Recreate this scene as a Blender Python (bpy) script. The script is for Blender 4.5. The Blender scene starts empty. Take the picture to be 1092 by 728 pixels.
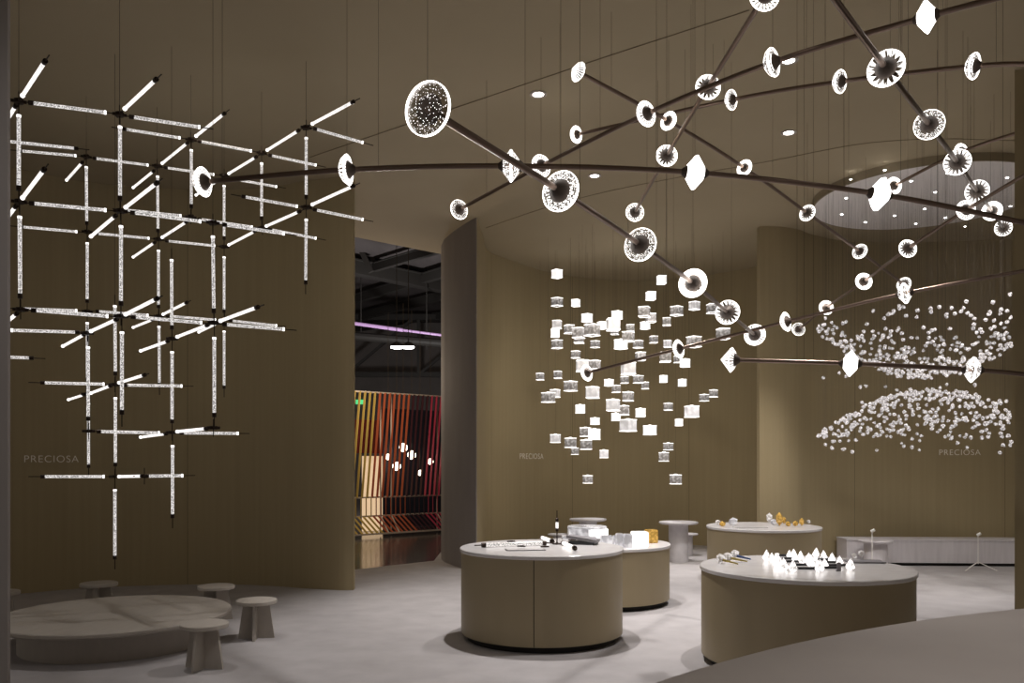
import bpy, bmesh, math, random
from mathutils import Vector, Matrix, Quaternion
PI = math.pi
C = bpy.context.scene.collection
sc = bpy.context.scene
rnd = random.Random(7)

# ------------------------------------------------------------------ camera
F, YH, HC = 880.0, 492.0, 1.65        # focal length in pixels, horizon row, eye height (1092x728 frame)
cam = bpy.data.cameras.new('camera'); camo = bpy.data.objects.new('camera', cam); C.objects.link(camo)
camo.location = (0, 0, HC); camo.rotation_euler = (PI/2, 0, 0)
cam.sensor_width = 36; cam.lens = F/1092*36
cam.shift_y = (YH-364)/1092
cam.clip_end = 200
sc.camera = camo
# ------------------------------------------------------------------ exposure / world
sc.view_settings.view_transform = 'Standard'; sc.view_settings.look = 'None'
sc.view_settings.gamma = 1; sc.view_settings.use_curve_mapping = False
sc.view_settings.exposure = 0.13
w = bpy.data.worlds.new('world'); sc.world = w; w.use_nodes = True
w.node_tree.nodes['Background'].inputs[0].default_value = (1.0, .90, .80, 1)
w.node_tree.nodes['Background'].inputs[1].default_value = 0.175
H = 5.30                               # ceiling height

def spot(x, y, z, energy, ang, blend=.5, size=.06, color=(1, .95, .92), tx=None, ty=None, tz=0):
    l = bpy.data.lights.new('spot_light', 'SPOT'); l.energy = energy; l.spot_size = math.radians(ang)
    l.spot_blend = blend; l.shadow_soft_size = size; l.color = color
    o = bpy.data.objects.new('spot_light', l); C.objects.link(o); o.location = (x, y, z)
    d = Vector((x if tx is None else tx, y if ty is None else ty, tz)) - Vector((x, y, z))
    o.rotation_euler = d.to_track_quat('-Z', 'Y').to_euler()
    return o
COOL = (1.0, .955, .94); WARM = (1, .90, .76)
spot(0.27, 8.05, H-.08, 560, 76, .6, .05, COOL)          # over the near round counter
spot(1.10, 10.1, H-.08, 480, 78, .6, .05, COOL)          # over the second counter
spot(2.55, 7.2, H-.08, 380, 76, .6, .05, COOL)           # over the right counter
spot(3.35, 11.0, H-.08, 480, 80, .6, .05, COOL)          # over the amber crystal counter
spot(5.5, 9.2, H-.08, 760, 66, .8, .7, COOL, 5.8, 11.6, 0)           # added in front of the hanging disc to light floor and bench
spot(-3.3, 6.9, H-.08, 120, 52, .7, .10, COOL)
spot(3.3, 2.6, H-.08, 420, 70, .8, .10, COOL)            # over the foreground counter
spot(-1.2, 3.2, H-.08, 180, 100, .9, .15, COOL)
spot(2.2, 13.5, H-.08, 620, 58, .8, .10, COOL)           # added, without a fitting, to brighten the pedestal tables
spot(1.9, 11.2, H-.10, 600, 90, 1.0, 1.3, WARM, 1.5, 16.6, .6)   # added spot, no fitting, brightening the alcove wall
spot(5.9, 9.1, H-.10, 360, 80, 1.0, 1.2, WARM, 6.0, 13.7, .6)   # added spot, no fitting, brightening the right wall
spot(-2.6, 7.6, H-.10, 45, 105, 1.0, .5, WARM, -3.6, 10.8, 2.4)  # added spot, no fitting, brightening the left wall

# ------------------------------------------------------------------ pixel helpers (only to read off real positions)
def P(px, py, d): return Vector(((px-546)/F*d, d, HC + (YH-py)/F*d))
def Pz(px, py, z):
    d = F*(z-HC)/(YH-py); return Vector(((px-546)/F*d, d, z))
def PX(px, d): return (px-546)/F*d

# ------------------------------------------------------------------ materials
def nt(name):
    m = bpy.data.materials.new(name); m.use_nodes = True
    n = m.node_tree.nodes; l = m.node_tree.links
    return m, n, l, n['Principled BSDF']
def plain(name, col, rough=.6, metal=0.0, spec=.3, emis=None, es=0):
    m, n, l, b = nt(name)
    b.inputs['Base Color'].default_value = (*col, 1); b.inputs['Roughness'].default_value = rough
    b.inputs['Metallic'].default_value = metal; b.inputs['Specular IOR Level'].default_value = spec
    if emis: b.inputs['Emission Color'].default_value = (*emis, 1); b.inputs['Emission Strength'].default_value = es
    return m
def mnode(n, l, op, a, b=None, c=None, clamp=False):
    k = n.new('ShaderNodeMath'); k.operation = op; k.use_clamp = clamp
    for i, v in enumerate((a, b, c)):
        if v is None: continue
        if isinstance(v, (int, float)): k.inputs[i].default_value = v
        else: l.new(v, k.inputs[i])
    return k.outputs[0]
def noisy(name, c1, c2, scale, rough=.8, stretch=(1, 1, 1), bump=0.0, spec=.2, detail=4, coord='Object'):
    m, n, l, b = nt(name)
    tc = n.new('ShaderNodeTexCoord'); mp = n.new('ShaderNodeMapping'); mp.inputs['Scale'].default_value = stretch
    l.new(tc.outputs[coord], mp.inputs[0])
    no = n.new('ShaderNodeTexNoise'); no.inputs['Scale'].default_value = scale; no.inputs['Detail'].default_value = detail
    l.new(mp.outputs[0], no.inputs[0])
    cr = n.new('ShaderNodeValToRGB'); cr.color_ramp.elements[0].color = (*c1, 1); cr.color_ramp.elements[1].color = (*c2, 1)
    cr.color_ramp.elements[0].position = .3; cr.color_ramp.elements[1].position = .7
    l.new(no.outputs[0], cr.inputs[0]); l.new(cr.outputs[0], b.inputs['Base Color'])
    b.inputs['Roughness'].default_value = rough; b.inputs['Specular IOR Level'].default_value = spec
    if bump:
        bm = n.new('ShaderNodeBump'); bm.inputs['Strength'].default_value = bump; bm.inputs['Distance'].default_value = .01
        l.new(no.outputs[0], bm.inputs['Height']); l.new(bm.outputs[0], b.inputs['Normal'])
    return m
def wall_mat(name, c1, c2, seam=1.25, phase=0.0):
    m, n, l, b = nt(name)
    uv = n.new('ShaderNodeUVMap'); uv.uv_map = 'UVMap'
    sp = n.new('ShaderNodeSeparateXYZ'); l.new(uv.outputs[0], sp.inputs[0])
    mp = n.new('ShaderNodeMapping'); mp.inputs['Scale'].default_value = (18, .35, 1); l.new(uv.outputs[0], mp.inputs[0])
    no = n.new('ShaderNodeTexNoise'); no.inputs['Scale'].default_value = 1; no.inputs['Detail'].default_value = 5
    l.new(mp.outputs[0], no.inputs[0])
    cr = n.new('ShaderNodeValToRGB'); cr.color_ramp.elements[0].color = (*c1, 1); cr.color_ramp.elements[1].color = (*c2, 1)
    cr.color_ramp.elements[0].position = .25; cr.color_ramp.elements[1].position = .75
    l.new(no.outputs[0], cr.inputs[0])
    t = mnode(n, l, 'ADD', sp.outputs[0], phase); t = mnode(n, l, 'DIVIDE', t, seam); t = mnode(n, l, 'FRACT', t)
    s = mnode(n, l, 'LESS_THAN', t, .008/seam)
    mx = n.new('ShaderNodeMix'); mx.data_type = 'RGBA'; l.new(s, mx.inputs[0]); l.new(cr.outputs[0], mx.inputs[6])
    mx.inputs[7].default_value = (c1[0]*.45, c1[1]*.45, c1[2]*.45, 1)
    l.new(mx.outputs[2], b.inputs['Base Color'])
    b.inputs['Roughness'].default_value = .75; b.inputs['Specular IOR Level'].default_value = .2
    return m
KH1, KH2 = (.345, .280, .164), (.382, .312, .186)
M = {}
M['khaki'] = wall_mat('khaki_fabric_wall', KH1, KH2, 2.44, .35)
M['khaki_panel'] = noisy('khaki_counter_laminate', (.31, .252, .155), (.33, .268, .167), 6, .45, (1, 1, .2), spec=.35)
M['greywall'] = noisy('grey_outer_wall', (.31, .285, .272), (.335, .308, .294), 5, .8, (1, 1, .2))
M['ceiling'] = noisy('taupe_ceiling', (.385, .322, .215), (.405, .34, .23), .8, .85)
M['carpet'] = noisy('grey_carpet', (.375, .355, .355), (.44, .418, .418), 3.2, .95, bump=.3, detail=10)
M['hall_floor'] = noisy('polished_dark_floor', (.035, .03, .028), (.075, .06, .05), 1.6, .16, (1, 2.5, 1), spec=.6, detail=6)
M['white_top'] = noisy('white_solid_top', (.62, .60, .60), (.68, .66, .66), 8, .22, spec=.5)
M['kick'] = plain('black_toe_kick', (.02, .018, .016), .7)
M['plywood'] = noisy('pale_greige_wood', (.44, .40, .355), (.475, .435, .385), 5, .6, (4, 1, 1), detail=6)
M['table_plaster'] = noisy('white_plaster', (.52, .50, .52), (.60, .58, .60), 9, .7)
M['bench'] = noisy('pale_grey_board', (.58, .55, .57), (.66, .63, .65), 4, .6, (5, 1, .4), detail=6)
M['bronze'] = plain('dark_bronze_metal', (.20, .145, .115), .30, .95)
M['darkcap'] = plain('dark_brown_metal', (.035, .022, .016), .4, .5)
M['cable'] = plain('dark_cable', (.06, .045, .03), .5)
M['wire'] = plain('steel_wire', (.06, .05, .042), .6, 0)
M['disc_white'] = plain('white_ceiling_disc', (.86, .83, .82), .6)
M['disc_edge'] = plain('taupe_disc_edge', (.30, .25, .17), .8)
M['led'] = plain('led_lens', (.9, .9, .9), .3, emis=(1, .97, .95), es=14)
M['ledring'] = plain('downlight_trim', (.5, .45, .4), .5)
M['counter_grey'] = noisy('warm_grey_counter', (.30, .268, .245), (.33, .295, .27), 1.6, .55, spec=.35, detail=6)
M['letters'] = plain('pale_letters', (.92, .88, .80), .5, spec=.5)
M['white_metal'] = plain('white_metal', (.8, .78, .75), .4)
M['black'] = plain('black_plastic', (.02, .02, .022), .4)
M['greybox'] = plain('grey_card', (.22, .21, .22), .6)
M['paper'] = plain('light_card', (.55, .52, .50), .6)
M['truss'] = plain('dark_steel', (.045, .04, .036), .6)
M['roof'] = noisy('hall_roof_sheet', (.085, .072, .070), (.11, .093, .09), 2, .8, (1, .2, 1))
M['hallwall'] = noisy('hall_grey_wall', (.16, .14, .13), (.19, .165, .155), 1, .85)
M['navy'] = plain('navy_panel', (.012, .014, .025), .5)
M['darkred'] = plain('dark_red_cloth', (.14, .02, .018), .8)
M['yellow'] = plain('yellow_strap', (.42, .30, .075), .6)
M['orange'] = plain('rust_strap', (.36, .085, .035), .6)
M['maroon'] = plain('maroon_strap', (.045, .012, .018), .6)
M['pink'] = plain('crimson_strap', (.36, .035, .07), .6)
M['beam_white'] = plain('white_frame', (.40, .35, .30), .5)
M['globe'] = plain('lit_globe', (.9, .9, .9), .4, emis=(1, .82, .62), es=5)
M['gownlit'] = plain('lit_cream_panel', (.6, .5, .38), .7, emis=(1, .70, .42), es=.6)  # warm light on the board put in as emission
M['exit'] = plain('green_exit_sign', (.05, .4, .15), .5, emis=(.15, 1, .35), es=.7)
M['purple'] = plain('purple_light_tube', (.6, .4, .7), .4, emis=(.70, .38, .72), es=.26)
M['halllamp'] = plain('hall_lamp_lens', (.9, .9, .9), .4, emis=(1, 1, 1), es=12)
M['amber'] = None

def emis_noise(name, lo, hi, scale, base=(.7, .7, .72), stretch=(1, 1, 1), col=(1, .955, .93), thr=(.38, .62), rough=.15, sample=True, k=.7):
    m, n, l, b = nt(name)
    tc = n.new('ShaderNodeTexCoord'); mp = n.new('ShaderNodeMapping'); mp.inputs['Scale'].default_value = stretch
    l.new(tc.outputs['Object'], mp.inputs[0])
    no = n.new('ShaderNodeTexNoise'); no.inputs['Scale'].default_value = scale; no.inputs['Detail'].default_value = 3
    l.new(mp.outputs[0], no.inputs[0])
    mr = n.new('ShaderNodeMapRange'); mr.inputs[1].default_value = thr[0]; mr.inputs[2].default_value = thr[1]
    mr.inputs[3].default_value = lo; mr.inputs[4].default_value = hi
    l.new(no.outputs[0], mr.inputs[0])
    lw = n.new('ShaderNodeLayerWeight'); lw.inputs[0].default_value = .35
    e = mnode(n, l, 'MULTIPLY_ADD', lw.outputs['Facing'], hi*k, mr.outputs[0])
    l.new(e, b.inputs['Emission Strength'])
    b.inputs['Emission Color'].default_value = (*col, 1)
    b.inputs['Base Color'].default_value = (*base, 1); b.inputs['Roughness'].default_value = rough
    if not sample: m.cycles.emission_sampling = 'NONE'
    return m
M['tube'] = emis_noise('lit_crystal_tube', .12, .80, 110, (.25, .23, .21), thr=(.42, .58), k=.45)
M['tube_bright'] = emis_noise('bright_crystal_tube', .45, 1.15, 90, (.4, .38, .36), k=.3)
M['tip'] = plain('lit_tube_end', (.9, .9, .9), .2, emis=(1, .96, .93), es=1.6)
M['rim'] = plain('lit_crystal_rim', (.9, .9, .9), .2, emis=(1, .955, .92), es=4)
M['lit'] = emis_noise('fully_lit_crystal', 1.8, 4.0, 9, (.9, .9, .9))
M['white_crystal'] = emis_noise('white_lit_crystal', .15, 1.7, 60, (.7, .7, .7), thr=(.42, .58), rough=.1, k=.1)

def facet_mat(name, kind):
    m = bpy.data.materials.new(name); m.use_nodes = True
    n = m.node_tree.nodes; l = m.node_tree.links
    n.clear(); out = n.new('ShaderNodeOutputMaterial')
    tc = n.new('ShaderNodeTexCoord'); sp = n.new('ShaderNodeSeparateXYZ'); l.new(tc.outputs['Object'], sp.inputs[0])
    r2 = mnode(n, l, 'ADD', mnode(n, l, 'POWER', sp.outputs[1], 2.0), mnode(n, l, 'POWER', sp.outputs[2], 2.0))
    r = mnode(n, l, 'SQRT', r2)
    if kind == 'facet':
        a = mnode(n, l, 'ARCTAN2', sp.outputs[1], sp.outputs[2])
        a = mnode(n, l, 'MULTIPLY', a, 16/(2*PI))
        f = mnode(n, l, 'FRACT', mnode(n, l, 'ADD', a, 40.0))
        tri = mnode(n, l, 'ABSOLUTE', mnode(n, l, 'MULTIPLY_ADD', f, 2.0, -1.0))
        rr = mnode(n, l, 'MULTIPLY_ADD', r, 1.7, -.98)
        pat = mnode(n, l, 'LESS_THAN', tri, rr)
    elif kind == 'line':
        a = mnode(n, l, 'ARCTAN2', sp.outputs[1], sp.outputs[2])
        a = mnode(n, l, 'MULTIPLY', a, 22/(2*PI))
        f = mnode(n, l, 'FRACT', mnode(n, l, 'ADD', a, 40.0))
        pat = mnode(n, l, 'LESS_THAN', f, .42)
    else:
        vo = n.new('ShaderNodeTexVoronoi'); vo.inputs['Scale'].default_value = {'bubble': 13, 'bubble_disc': 12}.get(kind, 9)
        l.new(tc.outputs['Object'], vo.inputs[0])
        pat = mnode(n, l, 'LESS_THAN', vo.outputs['Distance'], {'bubble': .26, 'bubble_disc': .17}.get(kind, .40))
    lw = n.new('ShaderNodeLayerWeight'); lw.inputs[0].default_value = .5
    pat = mnode(n, l, 'MAXIMUM', pat, mnode(n, l, 'GREATER_THAN', lw.outputs['Facing'], .82))
    tr = n.new('ShaderNodeBsdfTransparent'); tr.inputs[0].default_value = (.72, .70, .68, 1)
    gl = n.new('ShaderNodeBsdfGlossy'); gl.inputs['Roughness'].default_value = .05
    mg = n.new('ShaderNodeMixShader'); mg.inputs[0].default_value = .10
    l.new(tr.outputs[0], mg.inputs[1]); l.new(gl.outputs[0], mg.inputs[2])
    em = n.new('ShaderNodeEmission'); em.inputs[0].default_value = (1, .965, .94, 1); em.inputs[1].default_value = 3.6 if 'bubble' in kind else 2.0
    mx = n.new('ShaderNodeMixShader'); l.new(pat, mx.inputs[0]); l.new(mg.outputs[0], mx.inputs[1]); l.new(em.outputs[0], mx.inputs[2])
    l.new(mx.outputs[0], out.inputs[0])
    m.cycles.emission_sampling = 'NONE'
    return m
M['facet'] = facet_mat('faceted_crystal_face', 'facet')
M['line'] = facet_mat('ribbed_crystal_face', 'line')
M['bubble'] = facet_mat('bubbled_crystal_face', 'bubble')
M['bubble_disc'] = facet_mat('bubbled_disc_face', 'bubble_disc')
M['speck'] = facet_mat('speckled_crystal_face', 'speck')

def glassy(name, tint, emin, emax, scale, transp=.5, sample=False, col=(1, .97, .96)):
    """see-through glass; emission veins painted in place of refracted light"""
    m = bpy.data.materials.new(name); m.use_nodes = True
    n = m.node_tree.nodes; l = m.node_tree.links
    n.clear(); out = n.new('ShaderNodeOutputMaterial')
    tc = n.new('ShaderNodeTexCoord'); no = n.new('ShaderNodeTexNoise'); no.inputs['Scale'].default_value = scale
    no.inputs['Detail'].default_value = 2; l.new(tc.outputs['Object'], no.inputs[0])
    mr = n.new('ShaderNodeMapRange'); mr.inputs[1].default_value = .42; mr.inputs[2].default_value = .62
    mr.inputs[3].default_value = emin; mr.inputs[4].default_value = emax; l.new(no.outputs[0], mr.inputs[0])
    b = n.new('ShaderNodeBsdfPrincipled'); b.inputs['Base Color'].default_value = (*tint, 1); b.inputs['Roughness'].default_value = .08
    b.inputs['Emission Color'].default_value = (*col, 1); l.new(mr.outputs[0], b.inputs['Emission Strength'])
    tr = n.new('ShaderNodeBsdfTransparent'); tr.inputs[0].default_value = (*[min(1, .35+t*.6) for t in tint], 1)
    mx = n.new('ShaderNodeMixShader'); mx.inputs[0].default_value = transp
    l.new(b.outputs[0], mx.inputs[1]); l.new(tr.outputs[0], mx.inputs[2]); l.new(mx.outputs[0], out.inputs[0])
    if not sample: m.cycles.emission_sampling = 'NONE'
    return m
M['cube_bright'] = plain('bright_glass_cube', (.8, .8, .8), .2, emis=(1, .97, .95), es=.85)
M['cube_frost'] = glassy('frosted_glass_cube', (.70, .69, .71), .22, .44, 2, .10)
M['cube_clear'] = glassy('clear_glass_cube', (.45, .43, .42), .0, .50, 3.5, .45)
M['cube_cap'] = plain('lit_cube_edge', (.9, .9, .9), .3, emis=(1, .97, .95), es=1.5)
M['rain'] = glassy('hanging_crystal_glass', (.55, .52, .53), .02, .85, 60, .38)
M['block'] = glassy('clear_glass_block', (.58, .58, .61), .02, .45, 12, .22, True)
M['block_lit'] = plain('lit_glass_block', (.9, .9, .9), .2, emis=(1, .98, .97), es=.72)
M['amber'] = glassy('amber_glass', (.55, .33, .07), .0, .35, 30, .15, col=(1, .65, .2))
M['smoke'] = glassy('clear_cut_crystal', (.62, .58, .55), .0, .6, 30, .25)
for k in ('cube_bright', 'cube_cap', 'tip', 'led', 'globe', 'gownlit', 'exit', 'block_lit'): M[k].cycles.emission_sampling = 'NONE' if k in ('cube_cap', 'tip', 'exit') else 'AUTO'

# ------------------------------------------------------------------ mesh helpers
def link_mesh(name, bm, mats, parent=None, loc=None, smooth=False, cname=None):
    me = bpy.data.meshes.new(name); bm.normal_update(); bm.to_mesh(me); bm.free()
    if not isinstance(mats, (list, tuple)): mats = [mats]
    for m in mats: me.materials.append(m)
    if smooth:
        for p in me.polygons: p.use_smooth = True
        try: me.set_sharp_from_angle(angle=math.radians(38))
        except Exception: pass
    o = bpy.data.objects.new(name, me); C.objects.link(o)
    if parent: o.parent = parent
    if loc is not None: o.location = loc
    return o
def tag(o, label, cat, group=None, kind=None):
    o['label'] = label; o['category'] = cat
    if group: o['group'] = group
    if kind: o['kind'] = kind
    return o
def thing(name, label, cat, loc=(0, 0, 0), group=None, rotz=0):
    o = bpy.data.objects.new(name, None); C.objects.link(o); o.location = loc; o.rotation_euler = (0, 0, rotz)
    o.empty_display_size = .1
    return tag(o, label, cat, group)
def struct(o): o['kind'] = 'structure'; return o
def cyl(bm, a, b, r, n=8, r2=None, mat=0):
    a = Vector(a); b = Vector(b); d = b-a
    if d.length < 1e-6: return
    q = d.to_track_quat('Z', 'Y'); r2 = r if r2 is None else r2
    va = [bm.verts.new(a + q @ Vector((math.cos(t)*r, math.sin(t)*r, 0))) for t in [2*PI*i/n for i in range(n)]]
    vb = [bm.verts.new(b + q @ Vector((math.cos(t)*r2, math.sin(t)*r2, 0))) for t in [2*PI*i/n for i in range(n)]]
    fs = [bm.faces.new((va[i], va[(i+1) % n], vb[(i+1) % n], vb[i])) for i in range(n)]
    fs.append(bm.faces.new(va[::-1])); fs.append(bm.faces.new(vb))
    for f in fs: f.material_index = mat
    return fs
def box(bm, c, s, rz=0, mat=0, q=None):
    c = Vector(c); q = q or Quaternion((0, 0, 1), rz)
    v = [bm.verts.new(c + q @ Vector((x*s[0]/2, y*s[1]/2, z*s[2]/2))) for x in (-1, 1) for y in (-1, 1) for z in (-1, 1)]
    for f in ((0, 1, 3, 2), (4, 6, 7, 5), (0, 4, 5, 1), (2, 3, 7, 6), (0, 2, 6, 4), (1, 5, 7, 3)):
        fc = bm.faces.new([v[i] for i in f]); fc.material_index = mat
def beam(bm, a, b, wd, ht, mat=0):
    a = Vector(a); b = Vector(b); d = b-a
    q = d.to_track_quat('X', 'Z'); box(bm, (a+b)/2, (d.length, wd, ht), q=q, mat=mat)
def lathe(bm, prof, n=48, a0=0.0, a1=2*PI, mat=0, axis='Z', mats=None):
    full = abs(a1-a0-2*PI) < 1e-6
    cols = []
    for i in range(n if full else n+1):
        t = a0 + (a1-a0)*i/n; col = []
        for (r, z) in prof:
            if axis == 'Z': co = (r*math.cos(t), r*math.sin(t), z)
            else: co = (z, r*math.cos(t), r*math.sin(t))
            col.append(bm.verts.new(co))
        cols.append(col)
    m = len(cols)
    for i in range(m if full else m-1):
        A = cols[i]; B = cols[(i+1) % m]
        for j in range(len(prof)-1):
            vs = []
            for v in (A[j], B[j], B[j+1], A[j+1]):
                vs.append(v)
            f = bm.faces.new(vs); f.material_index = mats[j] if mats else mat
    bmesh.ops.remove_doubles(bm, verts=bm.verts, dist=1e-5)
    bmesh.ops.recalc_face_normals(bm, faces=bm.faces)
def catmull(pts, k=6):
    pts = [Vector(p) for p in pts]; out = []
    ext = [pts[0]*2-pts[1]] + pts + [pts[-1]*2-pts[-2]]
    for i in range(1, len(ext)-2):
        p0, p1, p2, p3 = ext[i-1:i+3]
        for j in range(k):
            t = j/k
            out.append(.5*((2*p1)+(-p0+p2)*t+(2*p0-5*p1+4*p2-p3)*t*t+(-p0+3*p1-3*p2+p3)*t**3))
    out.append(pts[-1]); return out
def sweep(bm, pts, r, n=10, mat=0):
    rings = []
    for i, p in enumerate(pts):
        d = (pts[min(i+1, len(pts)-1)]-pts[max(i-1, 0)]).normalized()
        up = Vector((0, 0, 1)) if abs(d.z) < .95 else Vector((0, 1, 0))
        s = d.cross(up).normalized(); u = s.cross(d)
        rings.append([bm.verts.new(p + s*math.cos(2*PI*k/n)*r + u*math.sin(2*PI*k/n)*r) for k in range(n)])
    for i in range(len(rings)-1):
        for k in range(n):
            bm.faces.new((rings[i][k], rings[i][(k+1) % n], rings[i+1][(k+1) % n], rings[i+1][k])).material_index = mat
    bm.faces.new(rings[0][::-1]); bm.faces.new(rings[-1])
def prism(bm, poly, z0, z1, mat=0):
    a = [bm.verts.new((x, y, z0)) for x, y in poly]; b = [bm.verts.new((x, y, z1)) for x, y in poly]
    n = len(poly)
    bm.faces.new(a[::-1]).material_index = mat; bm.faces.new(b).material_index = mat
    for i in range(n): bm.faces.new((a[i], a[(i+1) % n], b[(i+1) % n], b[i])).material_index = mat
    bmesh.ops.recalc_face_normals(bm, faces=bm.faces)

# ------------------------------------------------------------------ the setting
def wall(name, path, mat, z0=0.0, z1=H+.02, th=.12, away=(0, 0), k=8, smooth=True, straight=False):
    pts = [Vector((x, y, 0)) for x, y in path]
    if not straight: pts = catmull(pts, k)
    c = Vector((away[0], away[1], 0))
    bm = bmesh.new(); uvl = bm.loops.layers.uv.new('UVMap')
    fr = []; bk = []; s = 0; us = []
    for i, p in enumerate(pts):
        if i: s += (p-pts[i-1]).length
        d = (pts[min(i+1, len(pts)-1)]-pts[max(i-1, 0)]).normalized(); nrm = Vector((-d.y, d.x, 0))
        if nrm.dot(p-c) < 0: nrm = -nrm
        fr.append(p); bk.append(p+nrm*th); us.append(s)
    def quad(a, b, ua, ub):
        v = [bm.verts.new((a.x, a.y, z0)), bm.verts.new((b.x, b.y, z0)), bm.verts.new((b.x, b.y, z1)), bm.verts.new((a.x, a.y, z1))]
        f = bm.faces.new(v)
        for lp, uv in zip(f.loops, ((ua, z0), (ub, z0), (ub, z1), (ua, z1))): lp[uvl].uv = uv
    n = len(pts)
    for i in range(n-1):
        quad(fr[i], fr[i+1], us[i], us[i+1]); quad(bk[i+1], bk[i], us[i+1], us[i])
    quad(fr[0], bk[0], us[0], us[0]+th); quad(bk[-1], fr[-1], us[-1]+th, us[-1])
    for z in (z0, z1):
        for i in range(n-1):
            f = bm.faces.new([bm.verts.new((q.x, q.y, z)) for q in (fr[i], fr[i+1], bk[i+1], bk[i])])
            for lp in f.loops: lp[uvl].uv = (0, 0)
    bmesh.ops.remove_doubles(bm, verts=bm.verts, dist=1e-5)
    o = link_mesh(name, bm, mat, smooth=smooth); return struct(o)
def pp(px, d): return (PX(px, d), d)
wall('wall_left', [pp(-240, 9.6), pp(-100, 9.9), pp(11, 10.26), pp(88, 10.75), pp(160, 11.0), pp(237, 11.1), pp(290, 10.95), pp(325, 10.75), pp(360, 10.6), pp(377, 10.6)], M['khaki'])
wall('wall_doorway', [(-.537, 12.35), (-.66, 12.55), (-.86, 12.95), (-1.03, 13.35), (-1.155, 13.75), (-1.23, 14.6), (-1.27, 18.4)], M['greywall'], away=(-6, 12), th=.012)
wall('wall_alcove', [(-.526, 12.36), (-.47, 13.3), (-.41, 14.3), pp(546, 15.0), pp(579, 15.8), pp(612, 16.3), pp(655, 16.6), pp(711, 16.6), pp(760, 16.1), pp(810, 15.4), pp(850, 14.7)], M['khaki'], away=(1.5, 12), th=.012)
wall('wall_right', [pp(810, 12.8), pp(824, 12.81), pp(838, 12.86), pp(852, 13.0), pp(866, 13.27), pp(894, 13.6), pp(940, 13.75), pp(1000, 13.72), pp(1081, 13.55), pp(1200, 13.5), pp(1420, 13.3)], M['khaki'])
bm = bmesh.new(); prism(bm, [(-2.445, 4.0), (-2.614, 4.3), (-4.8, 4.3), (-4.8, 4.0)], 0, H+.02)
struct(link_mesh('wall_front_left', bm, M['greywall']))
bm = bmesh.new(); prism(bm, [(4.69, 7.7), (4.93, 8.05), (8.5, 7.9), (8.5, 7.5)], 0, H+.02)
struct(link_mesh('wall_front_right', bm, noisy('khaki_column_board', KH1, KH2, 6, .6, (1, 1, .2))))
bm = bmesh.new()
prism(bm, [(-9, -5), (11, -5), (11, 18.5), (-1.12, 18.5), (-1.12, 14.63), (-2.6, 13.38), (-5, 11.35), (-9, 11.35)], H, H+.15)
struct(link_mesh('ceiling', bm, M['ceiling']))
# joints in the ceiling boards: shallow proud beads
def bead(name, pts, wdt=.005):
    bm = bmesh.new(); 
    for a, b in zip(pts[:-1], pts[1:]): beam(bm, a, b, wdt, .006)
    return struct(link_mesh(name, bm, plain('ceiling_joint_line', (.24, .195, .125), .9)))
cl = lambda x, y: Pz(x, y, H-.004)
bead('trim_1', [cl(330, 168), cl(400, 144), cl(648, 60), cl(799, 11)])
bead('trim_2', catmull([cl(518, 243), cl(580, 222), cl(648, 204), cl(735, 187), cl(820, 172), cl(880, 160), cl(930, 152), cl(1000, 148), cl(1082, 150)], 4))
# floor
bm = bmesh.new(); prism(bm, [(-10, -5), (12, -5), (12, 18.5), (-1.3, 18.5), (-1.3, 13.75), (-2.42, 12.6), (-4.5, 11.5), (-10, 11.5)], -.05, 0)
struct(link_mesh('floor', bm, M['carpet']))
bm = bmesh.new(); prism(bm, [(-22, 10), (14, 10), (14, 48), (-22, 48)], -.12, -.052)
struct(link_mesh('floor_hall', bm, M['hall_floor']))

# ------------------------------------------------------------------ hall beyond the doorway
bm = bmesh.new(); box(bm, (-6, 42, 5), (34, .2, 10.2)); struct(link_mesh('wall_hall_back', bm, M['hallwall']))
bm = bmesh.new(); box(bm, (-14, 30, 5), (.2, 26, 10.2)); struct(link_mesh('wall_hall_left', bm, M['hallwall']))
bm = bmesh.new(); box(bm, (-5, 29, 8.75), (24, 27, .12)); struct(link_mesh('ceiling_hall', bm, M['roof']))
def truss(y, z0, z1, x0, x1, label, step=2.6):
    t = thing('roof_truss', label, 'roof truss', ((x0+x1)/2, y, z0), 'steel roof trusses in the hall')
    L = Vector(t.location)
    b = bmesh.new(); beam(b, Vector((x0, y, z0))-L, Vector((x1, y, z0))-L, .2, .22); link_mesh('bottom_chord', b, M['truss'], t)
    b = bmesh.new(); beam(b, Vector((x0, y, z1))-L, Vector((x1, y, z1))-L, .2, .26); link_mesh('top_chord', b, M['truss'], t)
    x = x0; k = 0
    while x < x1-.1:
        b = bmesh.new(); beam(b, Vector((x, y, z0))-L, Vector((x, y, z1))-L, .14, .14); link_mesh('post', b, M['truss'], t)
        b = bmesh.new(); beam(b, Vector((x, y, z0))-L, Vector((x+step*.95, y, z1))-L, .12, .12); link_mesh('brace', b, M['truss'], t)
        x += step
truss(38, 5.65, 8.3, -11.0, 0.5, 'dark steel truss low against the far hall wall above the strap screen', 3.35)
ZB = 8.45
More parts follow.
